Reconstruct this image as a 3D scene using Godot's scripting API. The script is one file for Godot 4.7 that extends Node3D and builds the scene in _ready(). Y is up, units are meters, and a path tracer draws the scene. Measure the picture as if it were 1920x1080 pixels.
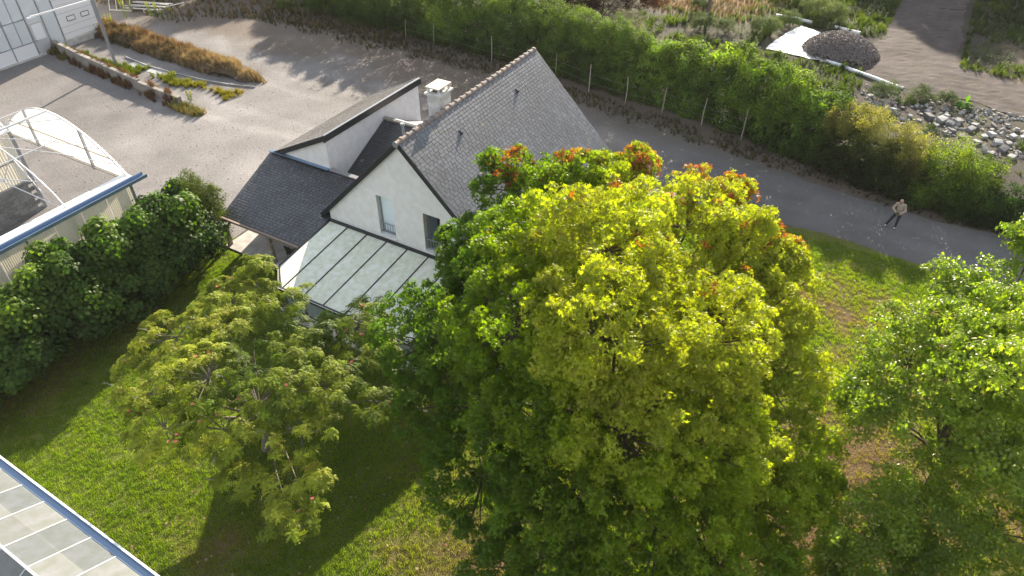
extends Node3D
# A slate-roofed house seen from the air in low evening sun.
# Axes: x runs along the front gable, z towards the garden, y up. Metres.

var rng := RandomNumberGenerator.new()
var counts := {}
var M := {}
var LM := {}
var wob := FastNoiseLite.new()
var wide := FastNoiseLite.new()

# ------------------------------------------------------------------ mesh builder
class MB:
	var v := PackedVector3Array()
	var n := PackedVector3Array()
	var c := PackedColorArray()
	var i := PackedInt32Array()
	var col := Color.WHITE
	var colored := false
	func tri(a: Vector3, b: Vector3, d: Vector3) -> void:
		var s := v.size()
		v.append(a); v.append(b); v.append(d)
		if colored:
			c.append(col); c.append(col); c.append(col)
		i.append(s); i.append(s + 1); i.append(s + 2)
	# a quad whose front looks along out
	func quad(a: Vector3, b: Vector3, d: Vector3, e: Vector3, out: Vector3) -> void:
		if (d - a).cross(b - a).dot(out) >= 0.0:
			tri(a, b, d); tri(a, d, e)
		else:
			tri(a, d, b); tri(a, e, d)
	func face(a: Vector3, b: Vector3, d: Vector3, out: Vector3) -> void:
		if (d - a).cross(b - a).dot(out) >= 0.0:
			tri(a, b, d)
		else:
			tri(a, d, b)
	func box(ctr: Vector3, size: Vector3, bs := Basis()) -> void:
		var h := size * 0.5
		for k in 3:
			for s in [-1.0, 1.0]:
				var nn := Vector3.ZERO
				nn[k] = s
				var p := Vector3.ZERO
				p[(k + 1) % 3] = 1.0
				var q := Vector3.ZERO
				q[(k + 2) % 3] = 1.0
				var cs := []
				for w in [[-1, -1], [1, -1], [1, 1], [-1, 1]]:
					cs.append(ctr + bs * ((nn + p * w[0] + q * w[1]) * h))
				quad(cs[0], cs[1], cs[2], cs[3], bs * nn)
	func bar(a: Vector3, b: Vector3, w: float, h: float, up := Vector3.UP) -> void:
		var z := (b - a).normalized()
		var x := up.cross(z)
		if x.length() < 0.01:
			x = Vector3.RIGHT.cross(z)
		x = x.normalized()
		var y := z.cross(x)
		box((a + b) * 0.5, Vector3(w, h, a.distance_to(b)), Basis(x, y, z))
	func tube(pts: Array, rad: Array, sides := 6, cap := false) -> void:
		var base := v.size()
		var m := pts.size()
		var side := Vector3.RIGHT
		for k in m:
			var t: Vector3 = (pts[mini(k + 1, m - 1)] - pts[maxi(k - 1, 0)]).normalized()
			if absf(t.dot(side)) > 0.95:
				side = Vector3.BACK
			var x := (side - t * side.dot(t)).normalized()
			var y := t.cross(x)
			side = x
			for s in sides:
				var a := TAU * s / sides
				var d := x * cos(a) + y * sin(a)
				v.append(pts[k] + d * rad[k])
				n.append(d)
				if colored:
					c.append(col)
		for k in m - 1:
			for s in sides:
				var a := base + k * sides + s
				var b := base + k * sides + (s + 1) % sides
				for tr in [[a, b, a + sides], [b, b + sides, a + sides]]:
					if (v[tr[2]] - v[tr[0]]).cross(v[tr[1]] - v[tr[0]]).dot(n[tr[0]] + n[tr[1]] + n[tr[2]]) >= 0.0:
						i.append_array(tr)
					else:
						i.append_array([tr[0], tr[2], tr[1]])
		if cap:
			for e in [0, m - 1]:
				var s0 := v.size()
				var t: Vector3 = (pts[mini(e + 1, m - 1)] - pts[maxi(e - 1, 0)]).normalized() * (-1.0 if e == 0 else 1.0)
				for s in sides:
					v.append(v[base + e * sides + s]); n.append(t)
					if colored:
						c.append(col)
				for s in range(1, sides - 1):
					if (v[s0 + s + 1] - v[s0]).cross(v[s0 + s] - v[s0]).dot(t) >= 0.0:
						i.append_array([s0, s0 + s, s0 + s + 1])
					else:
						i.append_array([s0, s0 + s + 1, s0 + s])
	func mesh() -> ArrayMesh:
		var a := []
		a.resize(Mesh.ARRAY_MAX)
		a[Mesh.ARRAY_VERTEX] = v
		a[Mesh.ARRAY_INDEX] = i
		if n.size() == v.size():
			a[Mesh.ARRAY_NORMAL] = n
		if c.size() == v.size():
			a[Mesh.ARRAY_COLOR] = c
		var m := ArrayMesh.new()
		m.add_surface_from_arrays(Mesh.PRIMITIVE_TRIANGLES, a)
		return m

# ------------------------------------------------------------------ scene helpers
func numbered(parent: Node, called: String) -> String:
	var key := str(parent.get_instance_id()) + called
	var k: int = counts.get(key, 0)
	counts[key] = k + 1
	return called if k == 0 else "%s_%03d" % [called, k]

func tag(o: Node, label: String, category: String, group := "") -> Node:
	o.set_meta("label", label)
	o.set_meta("category", category)
	if group:
		o.set_meta("group", group)
	return o

func thing(called: String, label: String, category: String, at := Vector3.ZERO, turn := 0.0, group := "") -> Node3D:
	var o := Node3D.new()
	o.name = numbered(self, called)
	add_child(o, true)
	o.position = at
	o.rotation.y = turn
	tag(o, label, category, group)
	return o

func put(called: String, mesh: Mesh, mat: Material, parent: Node = self, at := Transform3D()) -> MeshInstance3D:
	var o := MeshInstance3D.new()
	o.name = numbered(parent, called)
	o.mesh = mesh
	o.material_override = mat
	o.transform = at
	parent.add_child(o, true)
	return o

func build(called: String, b: MB, mat: Material, parent: Node = self) -> MeshInstance3D:
	return put(called, b.mesh(), mat, parent)

func setting(o: Node) -> Node:
	o.set_meta("kind", "structure")
	return o

func copy_of(o: Node, at: Vector3, turn: float, label: String, group := "") -> Node3D:
	var r: Node3D = o.duplicate()
	r.name = numbered(self, str(o.name).rstrip("0123456789").rstrip("_"))
	add_child(r, true)
	r.position = at
	r.rotation.y = turn
	r.set_meta("label", label)
	if group:
		r.set_meta("group", group)
	return r

func many(called: String, mesh: Mesh, mat: Material, xf: Array, cols: Array, parent: Node = self) -> MultiMeshInstance3D:
	var mm := MultiMesh.new()
	mm.transform_format = MultiMesh.TRANSFORM_3D
	mm.use_colors = true
	mm.mesh = mesh
	mm.instance_count = xf.size()
	for k in xf.size():
		mm.set_instance_transform(k, xf[k])
		mm.set_instance_color(k, cols[k])
	var o := MultiMeshInstance3D.new()
	o.name = numbered(parent, called)
	o.multimesh = mm
	o.material_override = mat
	o.set_meta("kind", "stuff")
	parent.add_child(o, true)
	return o

func lin(r: float, g: float, b: float) -> Color:
	return Color(r, g, b).linear_to_srgb()

func rnd(a: float, b: float) -> float:
	return rng.randf_range(a, b)

func rdir() -> Vector3:
	var y := rnd(-1, 1)
	var a := rnd(0, TAU)
	var r := sqrt(1.0 - y * y)
	return Vector3(r * cos(a), y, r * sin(a))

func aim(up: Vector3, spin: float) -> Basis:
	var y := up.normalized()
	var x := (Vector3.RIGHT if absf(y.x) < 0.9 else Vector3.BACK).cross(y).normalized()
	return Basis(x, y, x.cross(y)).rotated(y, spin)

# ------------------------------------------------------------------ materials
func noise_image(px: int, seed_: int, freq: float, octaves: int, kind := FastNoiseLite.TYPE_SIMPLEX_SMOOTH) -> Image:
	var f := FastNoiseLite.new()
	f.noise_type = kind
	f.seed = seed_
	f.frequency = freq
	f.fractal_octaves = octaves
	f.fractal_gain = 0.6
	if kind == FastNoiseLite.TYPE_CELLULAR:
		f.cellular_return_type = FastNoiseLite.RETURN_CELL_VALUE
	return f.get_seamless_image(px, px)

# colour texture: lo to hi along the noise, a sprinkle of a third colour where the second noise peaks
func tint_texture(a: Image, b: Image, lo: Color, hi: Color, speck: Color, from: float, amount: float) -> ImageTexture:
	var da := a.get_data()
	var db := b.get_data()
	var out := PackedByteArray()
	out.resize(da.size() * 3)
	for k in da.size():
		var t := da[k] / 255.0
		var s := db[k] / 255.0
		var col := lo.lerp(hi, clampf(t * 1.6 - 0.3, 0.0, 1.0))
		if s > from:
			col = col.lerp(speck, amount)
		out[k * 3] = int(clampf(col.r, 0, 1) * 255)
		out[k * 3 + 1] = int(clampf(col.g, 0, 1) * 255)
		out[k * 3 + 2] = int(clampf(col.b, 0, 1) * 255)
	var im := Image.create_from_data(a.get_width(), a.get_height(), false, Image.FORMAT_RGB8, out)
	return ImageTexture.create_from_image(im)

func bump_texture(a: Image, strength: float) -> ImageTexture:
	var im := a.duplicate()
	im.convert(Image.FORMAT_RGBA8)
	im.bump_map_to_normal_map(strength)
	return ImageTexture.create_from_image(im)

func plain(col: Color, rough := 0.8, metal := 0.0, spec := 0.5) -> StandardMaterial3D:
	var m := StandardMaterial3D.new()
	m.albedo_color = col
	m.roughness = rough
	m.metallic = metal
	m.metallic_specular = spec
	return m

func tiled(tex: Texture2D, bump: Texture2D, metres: float, rough := 0.9, strength := 1.0, spec := 0.5) -> StandardMaterial3D:
	var m := plain(Color.WHITE, rough, 0.0, spec)
	m.albedo_texture = tex
	m.vertex_color_use_as_albedo = true
	m.uv1_triplanar = true
	m.uv1_world_triplanar = true
	m.uv1_scale = Vector3.ONE / metres
	if bump:
		m.normal_enabled = true
		m.normal_texture = bump
		m.normal_scale = strength
	return m

func leafy(through: Color, rough := 0.5, spec := 0.5) -> StandardMaterial3D:
	var m := plain(Color.WHITE, rough, 0.0, spec)
	m.vertex_color_use_as_albedo = true
	m.backlight_enabled = true
	m.backlight = through
	m.cull_mode = BaseMaterial3D.CULL_DISABLED
	return m

func make_materials() -> void:
	var fine := noise_image(1024, 3, 0.06, 4)
	var soft := noise_image(512, 5, 0.012, 5)
	var stones := noise_image(1024, 8, 0.11, 1, FastNoiseLite.TYPE_CELLULAR)
	var grit := noise_image(1024, 9, 0.22, 2)
	var streak := noise_image(512, 11, 0.03, 4)
	M.gravel = tiled(tint_texture(stones, grit, lin(.78, .77, .76), lin(1, .99, .97), lin(1, 1, 1), .78, .5), bump_texture(stones, 5.0), 7.0, .72, .45)
	M.lane = tiled(tint_texture(grit, stones, lin(.6, .6, .6), lin(1, 1, 1), lin(1, 1, 1), .9, .7), bump_texture(grit, 3.0), 7.0, .75, .6)
	M.earth = tiled(tint_texture(fine, grit, lin(.45, .43, .4), lin(1, 1, 1), lin(1, .95, .85), .74, .5), bump_texture(fine, 7.0), 6.0, .95, 1.2)
	M.turf = tiled(tint_texture(fine, soft_as(soft), lin(.5, .5, .42), lin(1, 1, 1), lin(.9, .8, .55), .7, .35), bump_texture(fine, 8.0), 5.0, .95, 1.3, .2)
	M.concrete = tiled(tint_texture(soft_as(soft), grit, lin(.7, .7, .69), lin(1, 1, .98), lin(.6, .6, .6), .85, .4), bump_texture(grit, 1.5), 4.0, .9, .5)
	M.render = tiled(tint_texture(soft_as(soft), grit, lin(.88, .875, .86), lin(1, 1, 1), lin(.95, .95, .94), .6, .5), bump_texture(grit, .8), 3.0, .9, .35, .3)
	M.slate = tiled(tint_texture(fine, grit, lin(.72, .72, .74), lin(1, 1, 1), lin(1, .98, .9), .82, .5), bump_texture(fine, 2.5), 1.2, .4, .5, .75)
	M.panel = tiled(tint_texture(soft_as(soft), fine, lin(.74, .77, .64), lin(1, 1, 1), lin(.8, .78, .66), .8, .25), null, 2.6, .4)
	M.bark = tiled(tint_texture(streak, grit, lin(.5, .5, .5), lin(1, 1, 1), lin(.8, .8, .8), .8, .4), bump_texture(streak, 6.0), .8, .9, 1.0)
	M.wood = tiled(tint_texture(streak, grit, lin(.6, .58, .55), lin(1, 1, 1), lin(.7, .7, .7), .8, .4), null, 1.0, .85)
	M.metal = tiled(tint_texture(streak, grit, lin(.8, .8, .82), lin(1, 1, 1), lin(.8, .75, .7), .86, .4), null, 2.0, .38, 1.0, .5)
	M.metal.metallic = .55
	M.tile = tiled(tint_texture(fine, grit, lin(.55, .52, .5), lin(1, 1, 1), lin(1, .95, .8), .8, .4), bump_texture(fine, 2.0), .7, .8, .6)
	M.cloth = plain(lin(.86, .88, .9), .55)
	M.white = plain(lin(.82, .83, .84), .5)
	M.dark = plain(lin(.022, .024, .028), .45)
	M.zinc = plain(lin(.34, .36, .4), .4, .5)
	M.black = plain(lin(.008, .008, .009), .6)
	M.reveal = plain(lin(.36, .345, .32), .8)
	M.blind = plain(lin(.8, .93, .98), .35)  # cyan white: reflected sky painted into the blind
	M.poly = plain(lin(.8, .8, .78), .35)
	M.poly.backlight_enabled = true
	M.poly.backlight = Color(.8, .8, .78)
	M.poly_old = plain(lin(.7, .69, .64), .4)
	M.poly_old.backlight_enabled = true
	M.poly_old.backlight = Color(.7, .68, .6)
	M.glass = plain(Color(.75, .85, .9, .22), .08)
	M.glass.transparency = BaseMaterial3D.TRANSPARENCY_ALPHA
	M.milky = plain(Color(.86, .9, .93, .6), .3)
	M.milky.transparency = BaseMaterial3D.TRANSPARENCY_ALPHA
	LM.maple = leafy(Color(1.02, 1.08, .4), .45, .45)
	LM.silk = leafy(Color(1.04, 1.07, .5), .5, .35)
	LM.hazel = leafy(Color(1.0, 1.08, .35), .45, .35)
	LM.oak = leafy(Color(1.09, 1.16, .45), .3, .6)
	LM.hedge = leafy(Color(1.0, 1.06, .4), .55, .28)
	LM.grass = leafy(Color(1.1, 1.18, .4), .7, .2)
	LM.dry = leafy(Color(.85, .8, .62), .8, .2)

func soft_as(s: Image) -> Image:
	var im: Image = s.duplicate()
	im.resize(1024, 1024, Image.INTERPOLATE_CUBIC)
	return im

# ------------------------------------------------------------------ leaf clusters
func leaf_star(b: MB, at: Vector3, bs: Basis, r: float) -> void:
	var tips := []
	var ins := []
	for k in 5:
		var a := deg_to_rad(-104.0 + 52.0 * k)
		var l: float = [0.72, 0.95, 1.1, 0.95, 0.72][k]
		tips.append(at + bs * Vector3(sin(a) * l * r, -0.16 * r * l, cos(a) * l * r))
		var a2 := a + deg_to_rad(26.0)
		ins.append(at + bs * Vector3(sin(a2) * r * .38, 0, cos(a2) * r * .38))
	var root := at + bs * Vector3(0, .03 * r, -r * .25)
	b.tri(root, tips[0], ins[0])
	for k in range(1, 4):
		b.tri(ins[k - 1], tips[k], ins[k])
		b.tri(root, ins[k - 1], ins[k])
	b.tri(ins[3], tips[4], root)

func leaf_oval(b: MB, at: Vector3, bs: Basis, l: float, w: float) -> void:
	var a := at + bs * Vector3(0, 0, 0)
	var t := at + bs * Vector3(0, -.18 * l, l)
	var m := at + bs * Vector3(0, .02 * l, l * .5)
	var p := at + bs * Vector3(w, .08 * l, l * .45)
	var q := at + bs * Vector3(-w, .08 * l, l * .45)
	b.tri(a, p, m); b.tri(p, t, m); b.tri(a, m, q); b.tri(m, t, q)

func leaf_round(b: MB, at: Vector3, bs: Basis, r: float) -> void:
	var c0 := at + bs * Vector3(0, .06 * r, r)
	var ring := []
	for k in 7:
		var a := TAU * k / 7.0 + PI
		ring.append(at + bs * Vector3(sin(a) * r * .9, -.1 * r * (1.0 + cos(a * 2.0)), r + cos(a) * r))
	for k in 7:
		b.tri(c0, ring[k], ring[(k + 1) % 7])

func cluster(kind: String, seed_: int) -> ArrayMesh:
	rng.seed = seed_
	var b := MB.new()
	b.colored = true
	match kind:
		"maple":
			for k in 11:
				var d := rdir()
				d.y = absf(d.y) * .8
				var g := rnd(.72, 1.2)
				b.col = Color(g * rnd(.93, 1.07), g, g * rnd(.8, 1.1))
				leaf_star(b, d * rnd(.07, .2), aim((d * .9 + Vector3.UP * .15 + rdir() * .6), rnd(0, TAU)), rnd(.06, .095))
		"oak":
			for k in 12:
				var d := rdir()
				d.y = absf(d.y) * .7
				var g := rnd(.75, 1.2)
				b.col = Color(g, g, g * rnd(.85, 1.1))
				var bs := aim((Vector3.UP * .6 + d * .8 + rdir() * .6), rnd(0, TAU))
				leaf_star(b, d * rnd(.06, .2), bs.scaled_local(Vector3(.62, 1, 1.25)), rnd(.05, .075))
		"hazel":
			for k in 9:
				var d := rdir()
				d.y = absf(d.y) * .9
				var g := rnd(.75, 1.2)
				b.col = Color(g, g, g * rnd(.85, 1.1))
				leaf_round(b, d * rnd(.05, .19), aim((Vector3.UP * .9 + d * .8 + rdir() * .4), rnd(0, TAU)), rnd(.045, .065))
		"laurel":
			for k in 14:
				var d := rdir()
				d.y = absf(d.y)
				var g := rnd(.7, 1.25)
				b.col = Color(g, g, g * rnd(.8, 1.1))
				leaf_oval(b, d * rnd(.03, .17), aim((Vector3.UP * .8 + d * .5 + rdir() * .6), rnd(0, TAU)), rnd(.08, .13), rnd(.018, .028))
		"fine":
			for k in 22:
				var d := rdir()
				d.y = absf(d.y)
				var g := rnd(.7, 1.25)
				b.col = Color(g, g, g * rnd(.8, 1.1))
				leaf_oval(b, d * rnd(.02, .19), aim((Vector3.UP * .7 + d * .7 + rdir() * .7), rnd(0, TAU)), rnd(.04, .075), rnd(.012, .02))
		"silk":
			for f in 7:
				var a := TAU * f / 7.0 + rnd(-.3, .3)
				var out := Vector3(sin(a), 0, cos(a))
				var side := Vector3(cos(a), 0, -sin(a))
				var l := rnd(.2, .32)
				var g := rnd(.75, 1.2)
				var rise := rnd(.05, .12)
				for k in 5:
					var t := (k + .6) / 5.0
					var p := out * l * t + Vector3.UP * (rise * sin(t * 2.2) - .17 * t * t)
					var w := .062 * sin(PI * (t * .8 + .15)) + .01
					for s in [-1.0, 1.0]:
						b.col = Color(g, g, g) * rnd(.85, 1.12)
						var e: Vector3 = p + side * s * w + out * .012 - Vector3.UP * .022
						b.tri(p - out * .03, e, p + out * .03)
		"turf":
			for k in 10:
				var g := rnd(.7, 1.25)
				b.col = Color(g * rnd(.9, 1.15), g, g * .95)
				var p := Vector3(rnd(-.09, .09), 0, rnd(-.09, .09))
				var d := Vector3(rnd(-1, 1), 0, rnd(-1, 1)) * .05
				var h := rnd(.05, .11)
				var w := Vector3(d.z, 0, -d.x).normalized() * .009
				var m := p + d * .35 + Vector3.UP * h * .7
				var t := p + d + Vector3.UP * h
				b.tri(p - w, m, p + w); b.tri(p + w, m, m + w); b.tri(m, t, m + w)
		"weed":
			for k in 16:
				var g := rnd(.7, 1.25)
				b.col = Color(g * rnd(.9, 1.15), g, g * .95)
				var p := Vector3(rnd(-.12, .12), 0, rnd(-.12, .12))
				var d := Vector3(rnd(-1, 1), 0, rnd(-1, 1)) * .2
				var h := rnd(.25, .6)
				var w := Vector3(d.z, 0, -d.x).normalized() * .014
				var m := p + d * .35 + Vector3.UP * h * .65
				var t := p + d + Vector3.UP * h
				b.tri(p - w, m, p + w); b.tri(p + w, m, m + w); b.tri(m, t, m + w)
		"herb":
			for k in 20:
				var y := rnd(.02, .5)
				var a := rnd(0, TAU)
				var g := rnd(.7, 1.25)
				b.col = Color(g * rnd(.9, 1.15), g, g * .95)
				var o := Vector3(sin(a), 0, cos(a))
				leaf_oval(b, o * .02 + Vector3.UP * y, aim(Vector3.UP + rdir() * .4, a), rnd(.1, .2) * (1.1 - y), rnd(.02, .04))
	return b.mesh()

# ------------------------------------------------------------------ trees, shrubs, hedges
# lobes: [x, y, z, radius]; o: mesh, mat, tint(pos, outwards) -> Color, bough [min, max], gap, per_bough, squash, size [min, max], bare
func crown(parent: Node3D, lobes: Array, o: Dictionary) -> Array:
	var xf := []
	var cols := []
	var boughs := []
	var squash: float = o.get("squash", .8)
	for l in lobes:
		var c := Vector3(l[0], l[1], l[2])
		var r: float = l[3]
		var gap: float = o.gap
		var cnt := int(4.0 * PI * r * r * (.5 + .5 * squash) / (gap * gap)) + 3
		var turn := rnd(0, TAU)
		for k in cnt:
			var y := 1.0 - 2.0 * (k + .5) / cnt
			var a := turn + k * 2.39996
			var d := Vector3(sqrt(1.0 - y * y) * cos(a), y, sqrt(1.0 - y * y) * sin(a))
			if y < float(o.get("lowest", -.6)):
				continue
			var p := c + (d * Vector3(1, squash, 1)) * r * rnd(.72, 1.05) + rdir() * .15
			if p.y < .25:
				continue
			var inside := false
			for l2 in lobes:
				if l2 != l:
					var q := (p - Vector3(l2[0], l2[1], l2[2])) / Vector3(1, squash, 1)
					if q.length() < l2[3] * .72:
						inside = true
						break
			if inside and rng.randf() < .85:
				continue
			if rng.randf() < float(o.get("bare", .04)):
				continue
			boughs.append([p, d, c])
		for k in int(o.get("inner", 0)):
			boughs.append([c + rdir() * Vector3(1, squash, 1) * r * rnd(.25, .65), rdir(), c])
		for k in int(o.get("tufts", 0)):
			var d := rdir()
			d.y = absf(d.y) * .8 + .25
			d = d.normalized()
			var p := c + (d * Vector3(1, squash, 1)) * r * rnd(1.05, 1.28)
			var clear := true
			for l2 in lobes:
				if l2 != l and p.distance_to(Vector3(l2[0], l2[1], l2[2])) < l2[3] * .95:
					clear = false
			if clear:
				boughs.append([p, d, c])
	for w in boughs:
		var p: Vector3 = w[0]
		var d: Vector3 = w[1]
		var br: float = rnd(o.bough[0], o.bough[1])
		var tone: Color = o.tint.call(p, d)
		var light := rnd(.82, 1.18)
		var vary: float = o.get("vary", .2)
		var cnt: int = int(o.per_bough * br * br / (o.bough[1] * o.bough[1]))
		for k in cnt:
			var e := rdir()
			e = (e + d * .35 + Vector3.UP * .3).normalized()
			var pos := p + e * Vector3(1, float(o.get("flat", .7)), 1) * br * pow(rng.randf(), .4)
			var s: float = rnd(o.size[0], o.size[1])
			var up := (e * .55 + d * .3 + Vector3.UP * float(o.get("upright", .5)) + rdir() * .3)
			xf.append(Transform3D(aim(up, rnd(0, TAU)).scaled(Vector3.ONE * s), pos))
			var g := light * rnd(1.0 - vary, 1.0 + vary)
			var leaf := tone
			if o.has("tip"):
				leaf = o.tip.call(tone, pos, (pos - p).dot(up.normalized()) / br)
			cols.append(Color(leaf.r * g * rnd(.94, 1.06), leaf.g * g, leaf.b * g))
	many(o.get("called", "crown"), o.mesh, o.mat, xf, cols, parent)
	return boughs

func limbs(parent: Node3D, base: Vector3, lobes: Array, boughs: Array, r0: float, fork: Vector3, tone: Color, every := 2) -> void:
	var b := MB.new()
	b.colored = true
	b.col = tone
	var mid := base.lerp(fork, .5) + Vector3(rnd(-.1, .1), 0, rnd(-.1, .1))
	b.tube([base - Vector3.UP * .1, base + Vector3.UP * .25, mid, fork], [r0 * 1.5, r0 * 1.08, r0 * .9, r0 * .75], 9)
	build("trunk", b, M.bark, parent)
	var at := {}
	for l in lobes:
		var c := Vector3(l[0], l[1], l[2])
		b = MB.new()
		b.colored = true
		b.col = tone
		var d := c - fork
		var k1 := fork + d * .35 + Vector3.UP * d.length() * .06 + rdir() * .12
		var k2 := fork + d * .7 + Vector3.UP * d.length() * .05 + rdir() * .15
		var rr := r0 * clampf(.2 + l[3] * .12, .15, .5)
		b.tube([fork - Vector3.UP * .15, k1, k2, c + Vector3.DOWN * l[3] * .15], [rr * 1.1, rr * .8, rr * .55, rr * .3], 6)
		at[c] = b
	var k := 0
	for w in boughs:
		k += 1
		if k % every == 0 and at.has(w[2]):
			var bb: MB = at[w[2]]
			var s: Vector3 = w[2] + Vector3.DOWN * .1
			var e: Vector3 = w[0] + w[1] * .15
			bb.tube([s, s.lerp(e, .55) + Vector3.DOWN * .06 + rdir() * .08, e], [r0 * .13, r0 * .085, .008], 4)
	for c in at:
		build("branch", at[c], M.bark, parent)

func ramp(cols: Array, t: float) -> Color:
	var x := clampf(t, 0.0, .9999) * (cols.size() - 1)
	return cols[int(x)].lerp(cols[int(x) + 1], x - int(x))

# a hedge along a polyline of [x, z, height, depth]: leaf clusters in a rough box, the line being its front foot
func hedge(called: String, label: String, line: Array, o: Dictionary) -> void:
	var t := thing(called, label, "hedge", Vector3(line[0][0], 0, line[0][1]))
	var xf := []
	var cols := []
	var stems := MB.new()
	for s in line.size() - 1:
		var a: Array = line[s]
		var b: Array = line[s + 1]
		var pa := Vector3(a[0], 0, a[1])
		var pb := Vector3(b[0], 0, b[1])
		var run := pb - pa
		var back := Vector3(run.z, 0, -run.x).normalized()
		if back.z > 0:
			back = -back
		var cnt := int(run.length() * o.per_m)
		for k in cnt:
			var u := rng.randf()
			var h: float = lerpf(a[2], b[2], u)
			var dep: float = lerpf(a[3], b[3], u)
			var foot := pa + run * u
			var bul := 2.2 * wob.get_noise_2d(foot.x * 24.0 + foot.z * 5.0, s * 3.0)
			h *= 1.0 + .16 * wob.get_noise_2d(foot.x * 16.0, 70.0) + .07 * bul
			var pick := rng.randf() * 1.7
			var pos := foot
			var up := Vector3.UP
			if pick < .52:
				var y := pow(rng.randf(), .85)
				var wv := .5 * wob.get_noise_3d(foot.x * 22.0, y * h * 22.0, foot.z * 22.0)
				pos += Vector3.UP * y * h + back * (dep * .22 * y * y * y + .18 + wv - absf(rng.randfn(0, .07)))
				up = Vector3.UP * .55 - back + rdir() * .45
			elif pick < .88:
				var w := rng.randf()
				var crest := 1.0 - .22 * pow(absf(w - .55) * 1.9, 2.0) + .05 * wob.get_noise_2d(foot.x * 40.0, w * 60.0)
				pos += back * dep * (.12 + .88 * w) + Vector3.UP * (h * crest + rng.randfn(0, .1) + .08)
				up = Vector3.UP + rdir() * .45
			elif pick < 1.1:
				pos += back * dep * rnd(.75, 1.05) + Vector3.UP * rnd(.1, .95) * h
				up = Vector3.UP * .5 + back + rdir() * .5
			else:
				pos += back * dep * rnd(.2, .75) + Vector3.UP * pow(rng.randf(), 1.5) * .9 * h
			if rng.randf() < float(o.get("shoots", .04)) and pos.y > h * .8:
				pos.y += rnd(.1, float(o.get("shoot_h", .4)))
			if pick < 1.0 and pos.y > 1.0 and wob.get_noise_3d(pos.x * 42.0, pos.y * 42.0, pos.z * 42.0) < -.13:
				continue
			var sc: float = rnd(o.size[0], o.size[1]) * (1.7 if pick > 1.1 else 1.0)
			xf.append(Transform3D(aim(up, rnd(0, TAU)).scaled(Vector3.ONE * sc), pos - t.position))
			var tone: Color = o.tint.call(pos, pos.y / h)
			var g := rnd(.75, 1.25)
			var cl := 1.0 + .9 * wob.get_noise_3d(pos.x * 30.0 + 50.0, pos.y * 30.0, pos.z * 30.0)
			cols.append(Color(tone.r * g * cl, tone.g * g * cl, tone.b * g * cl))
		for k in int(run.length() * 1.0):
			var f = pa + run * rng.randf() + back * rnd(.4, .9) * a[3] - t.position
			stems.tube([f, f + Vector3(rnd(-.2, .2), a[2] * .4, rnd(-.2, .2)), f + Vector3(rnd(-.4, .4), a[2] * .85, rnd(-.3, .3))], [.035, .025, .012], 4)
	many("foliage", o.mesh, o.mat, xf, cols, t)
	build("stems", stems, M.stem, t).set_meta("kind", "stuff")

# ------------------------------------------------------------------ ground sheets
func ragged(pts: Array, amount: float, freq := 1.0) -> PackedVector2Array:
	var out := PackedVector2Array()
	for k in pts.size():
		var a := Vector2(pts[k][0], pts[k][1])
		var b := Vector2(pts[(k + 1) % pts.size()][0], pts[(k + 1) % pts.size()][1])
		var m := maxi(1, int(a.distance_to(b) / .6))
		var side := (b - a).normalized().orthogonal()
		for s in m:
			var p := a.lerp(b, float(s) / m)
			out.append(p + side * amount * (wob.get_noise_2d(p.x * 12.0 * freq, p.y * 12.0 * freq) * 1.6 + wob.get_noise_2d(p.x * 50.0, p.y * 50.0) * .6))
	return out

func sheet(called: String, outline: PackedVector2Array, y: float, cell: float, tone: Callable, mat: Material, lift = null) -> MeshInstance3D:
	var lo := outline[0]
	var hi := outline[0]
	for p in outline:
		lo = lo.min(p)
		hi = hi.max(p)
	var nx := int((hi.x - lo.x) / cell) + 2
	var nz := int((hi.y - lo.y) / cell) + 2
	var ins := PackedByteArray()
	ins.resize(nx * nz)
	for j in nz:
		for k in nx:
			ins[j * nx + k] = 1 if Geometry2D.is_point_in_polygon(lo + Vector2(k, j) * cell, outline) else 0
	var b := MB.new()
	b.colored = true
	var ids := {}
	for j in nz - 1:
		for k in nx - 1:
			var n := ins[j * nx + k] + ins[j * nx + k + 1] + ins[(j + 1) * nx + k] + ins[(j + 1) * nx + k + 1]
			if n == 0:
				continue
			var p := lo + Vector2(k, j) * cell
			var polys := [PackedVector2Array([p, p + Vector2(cell, 0), p + Vector2(cell, cell), p + Vector2(0, cell)])]
			if n < 4:
				polys = Geometry2D.intersect_polygons(polys[0], outline)
			for poly in polys:
				var tris := Geometry2D.triangulate_polygon(poly)
				for t in range(0, tris.size(), 3):
					var cs := [poly[tris[t]], poly[tris[t + 1]], poly[tris[t + 2]]]
					if (cs[1] - cs[0]).cross(cs[2] - cs[0]) < 0.0:
						cs = [cs[0], cs[2], cs[1]]
					for q in cs:
						var key := Vector2i(roundi(q.x * 500.0), roundi(q.y * 500.0))
						if not ids.has(key):
							ids[key] = b.v.size()
							b.v.append(Vector3(q.x, y + (lift.call(q) if lift != null else 0.0), q.y))
							b.c.append(tone.call(q))
							if not lift != null:
								b.n.append(Vector3.UP)
						b.i.append(ids[key])
	var o := build(called, b, mat)
	setting(o)
	return o

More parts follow.
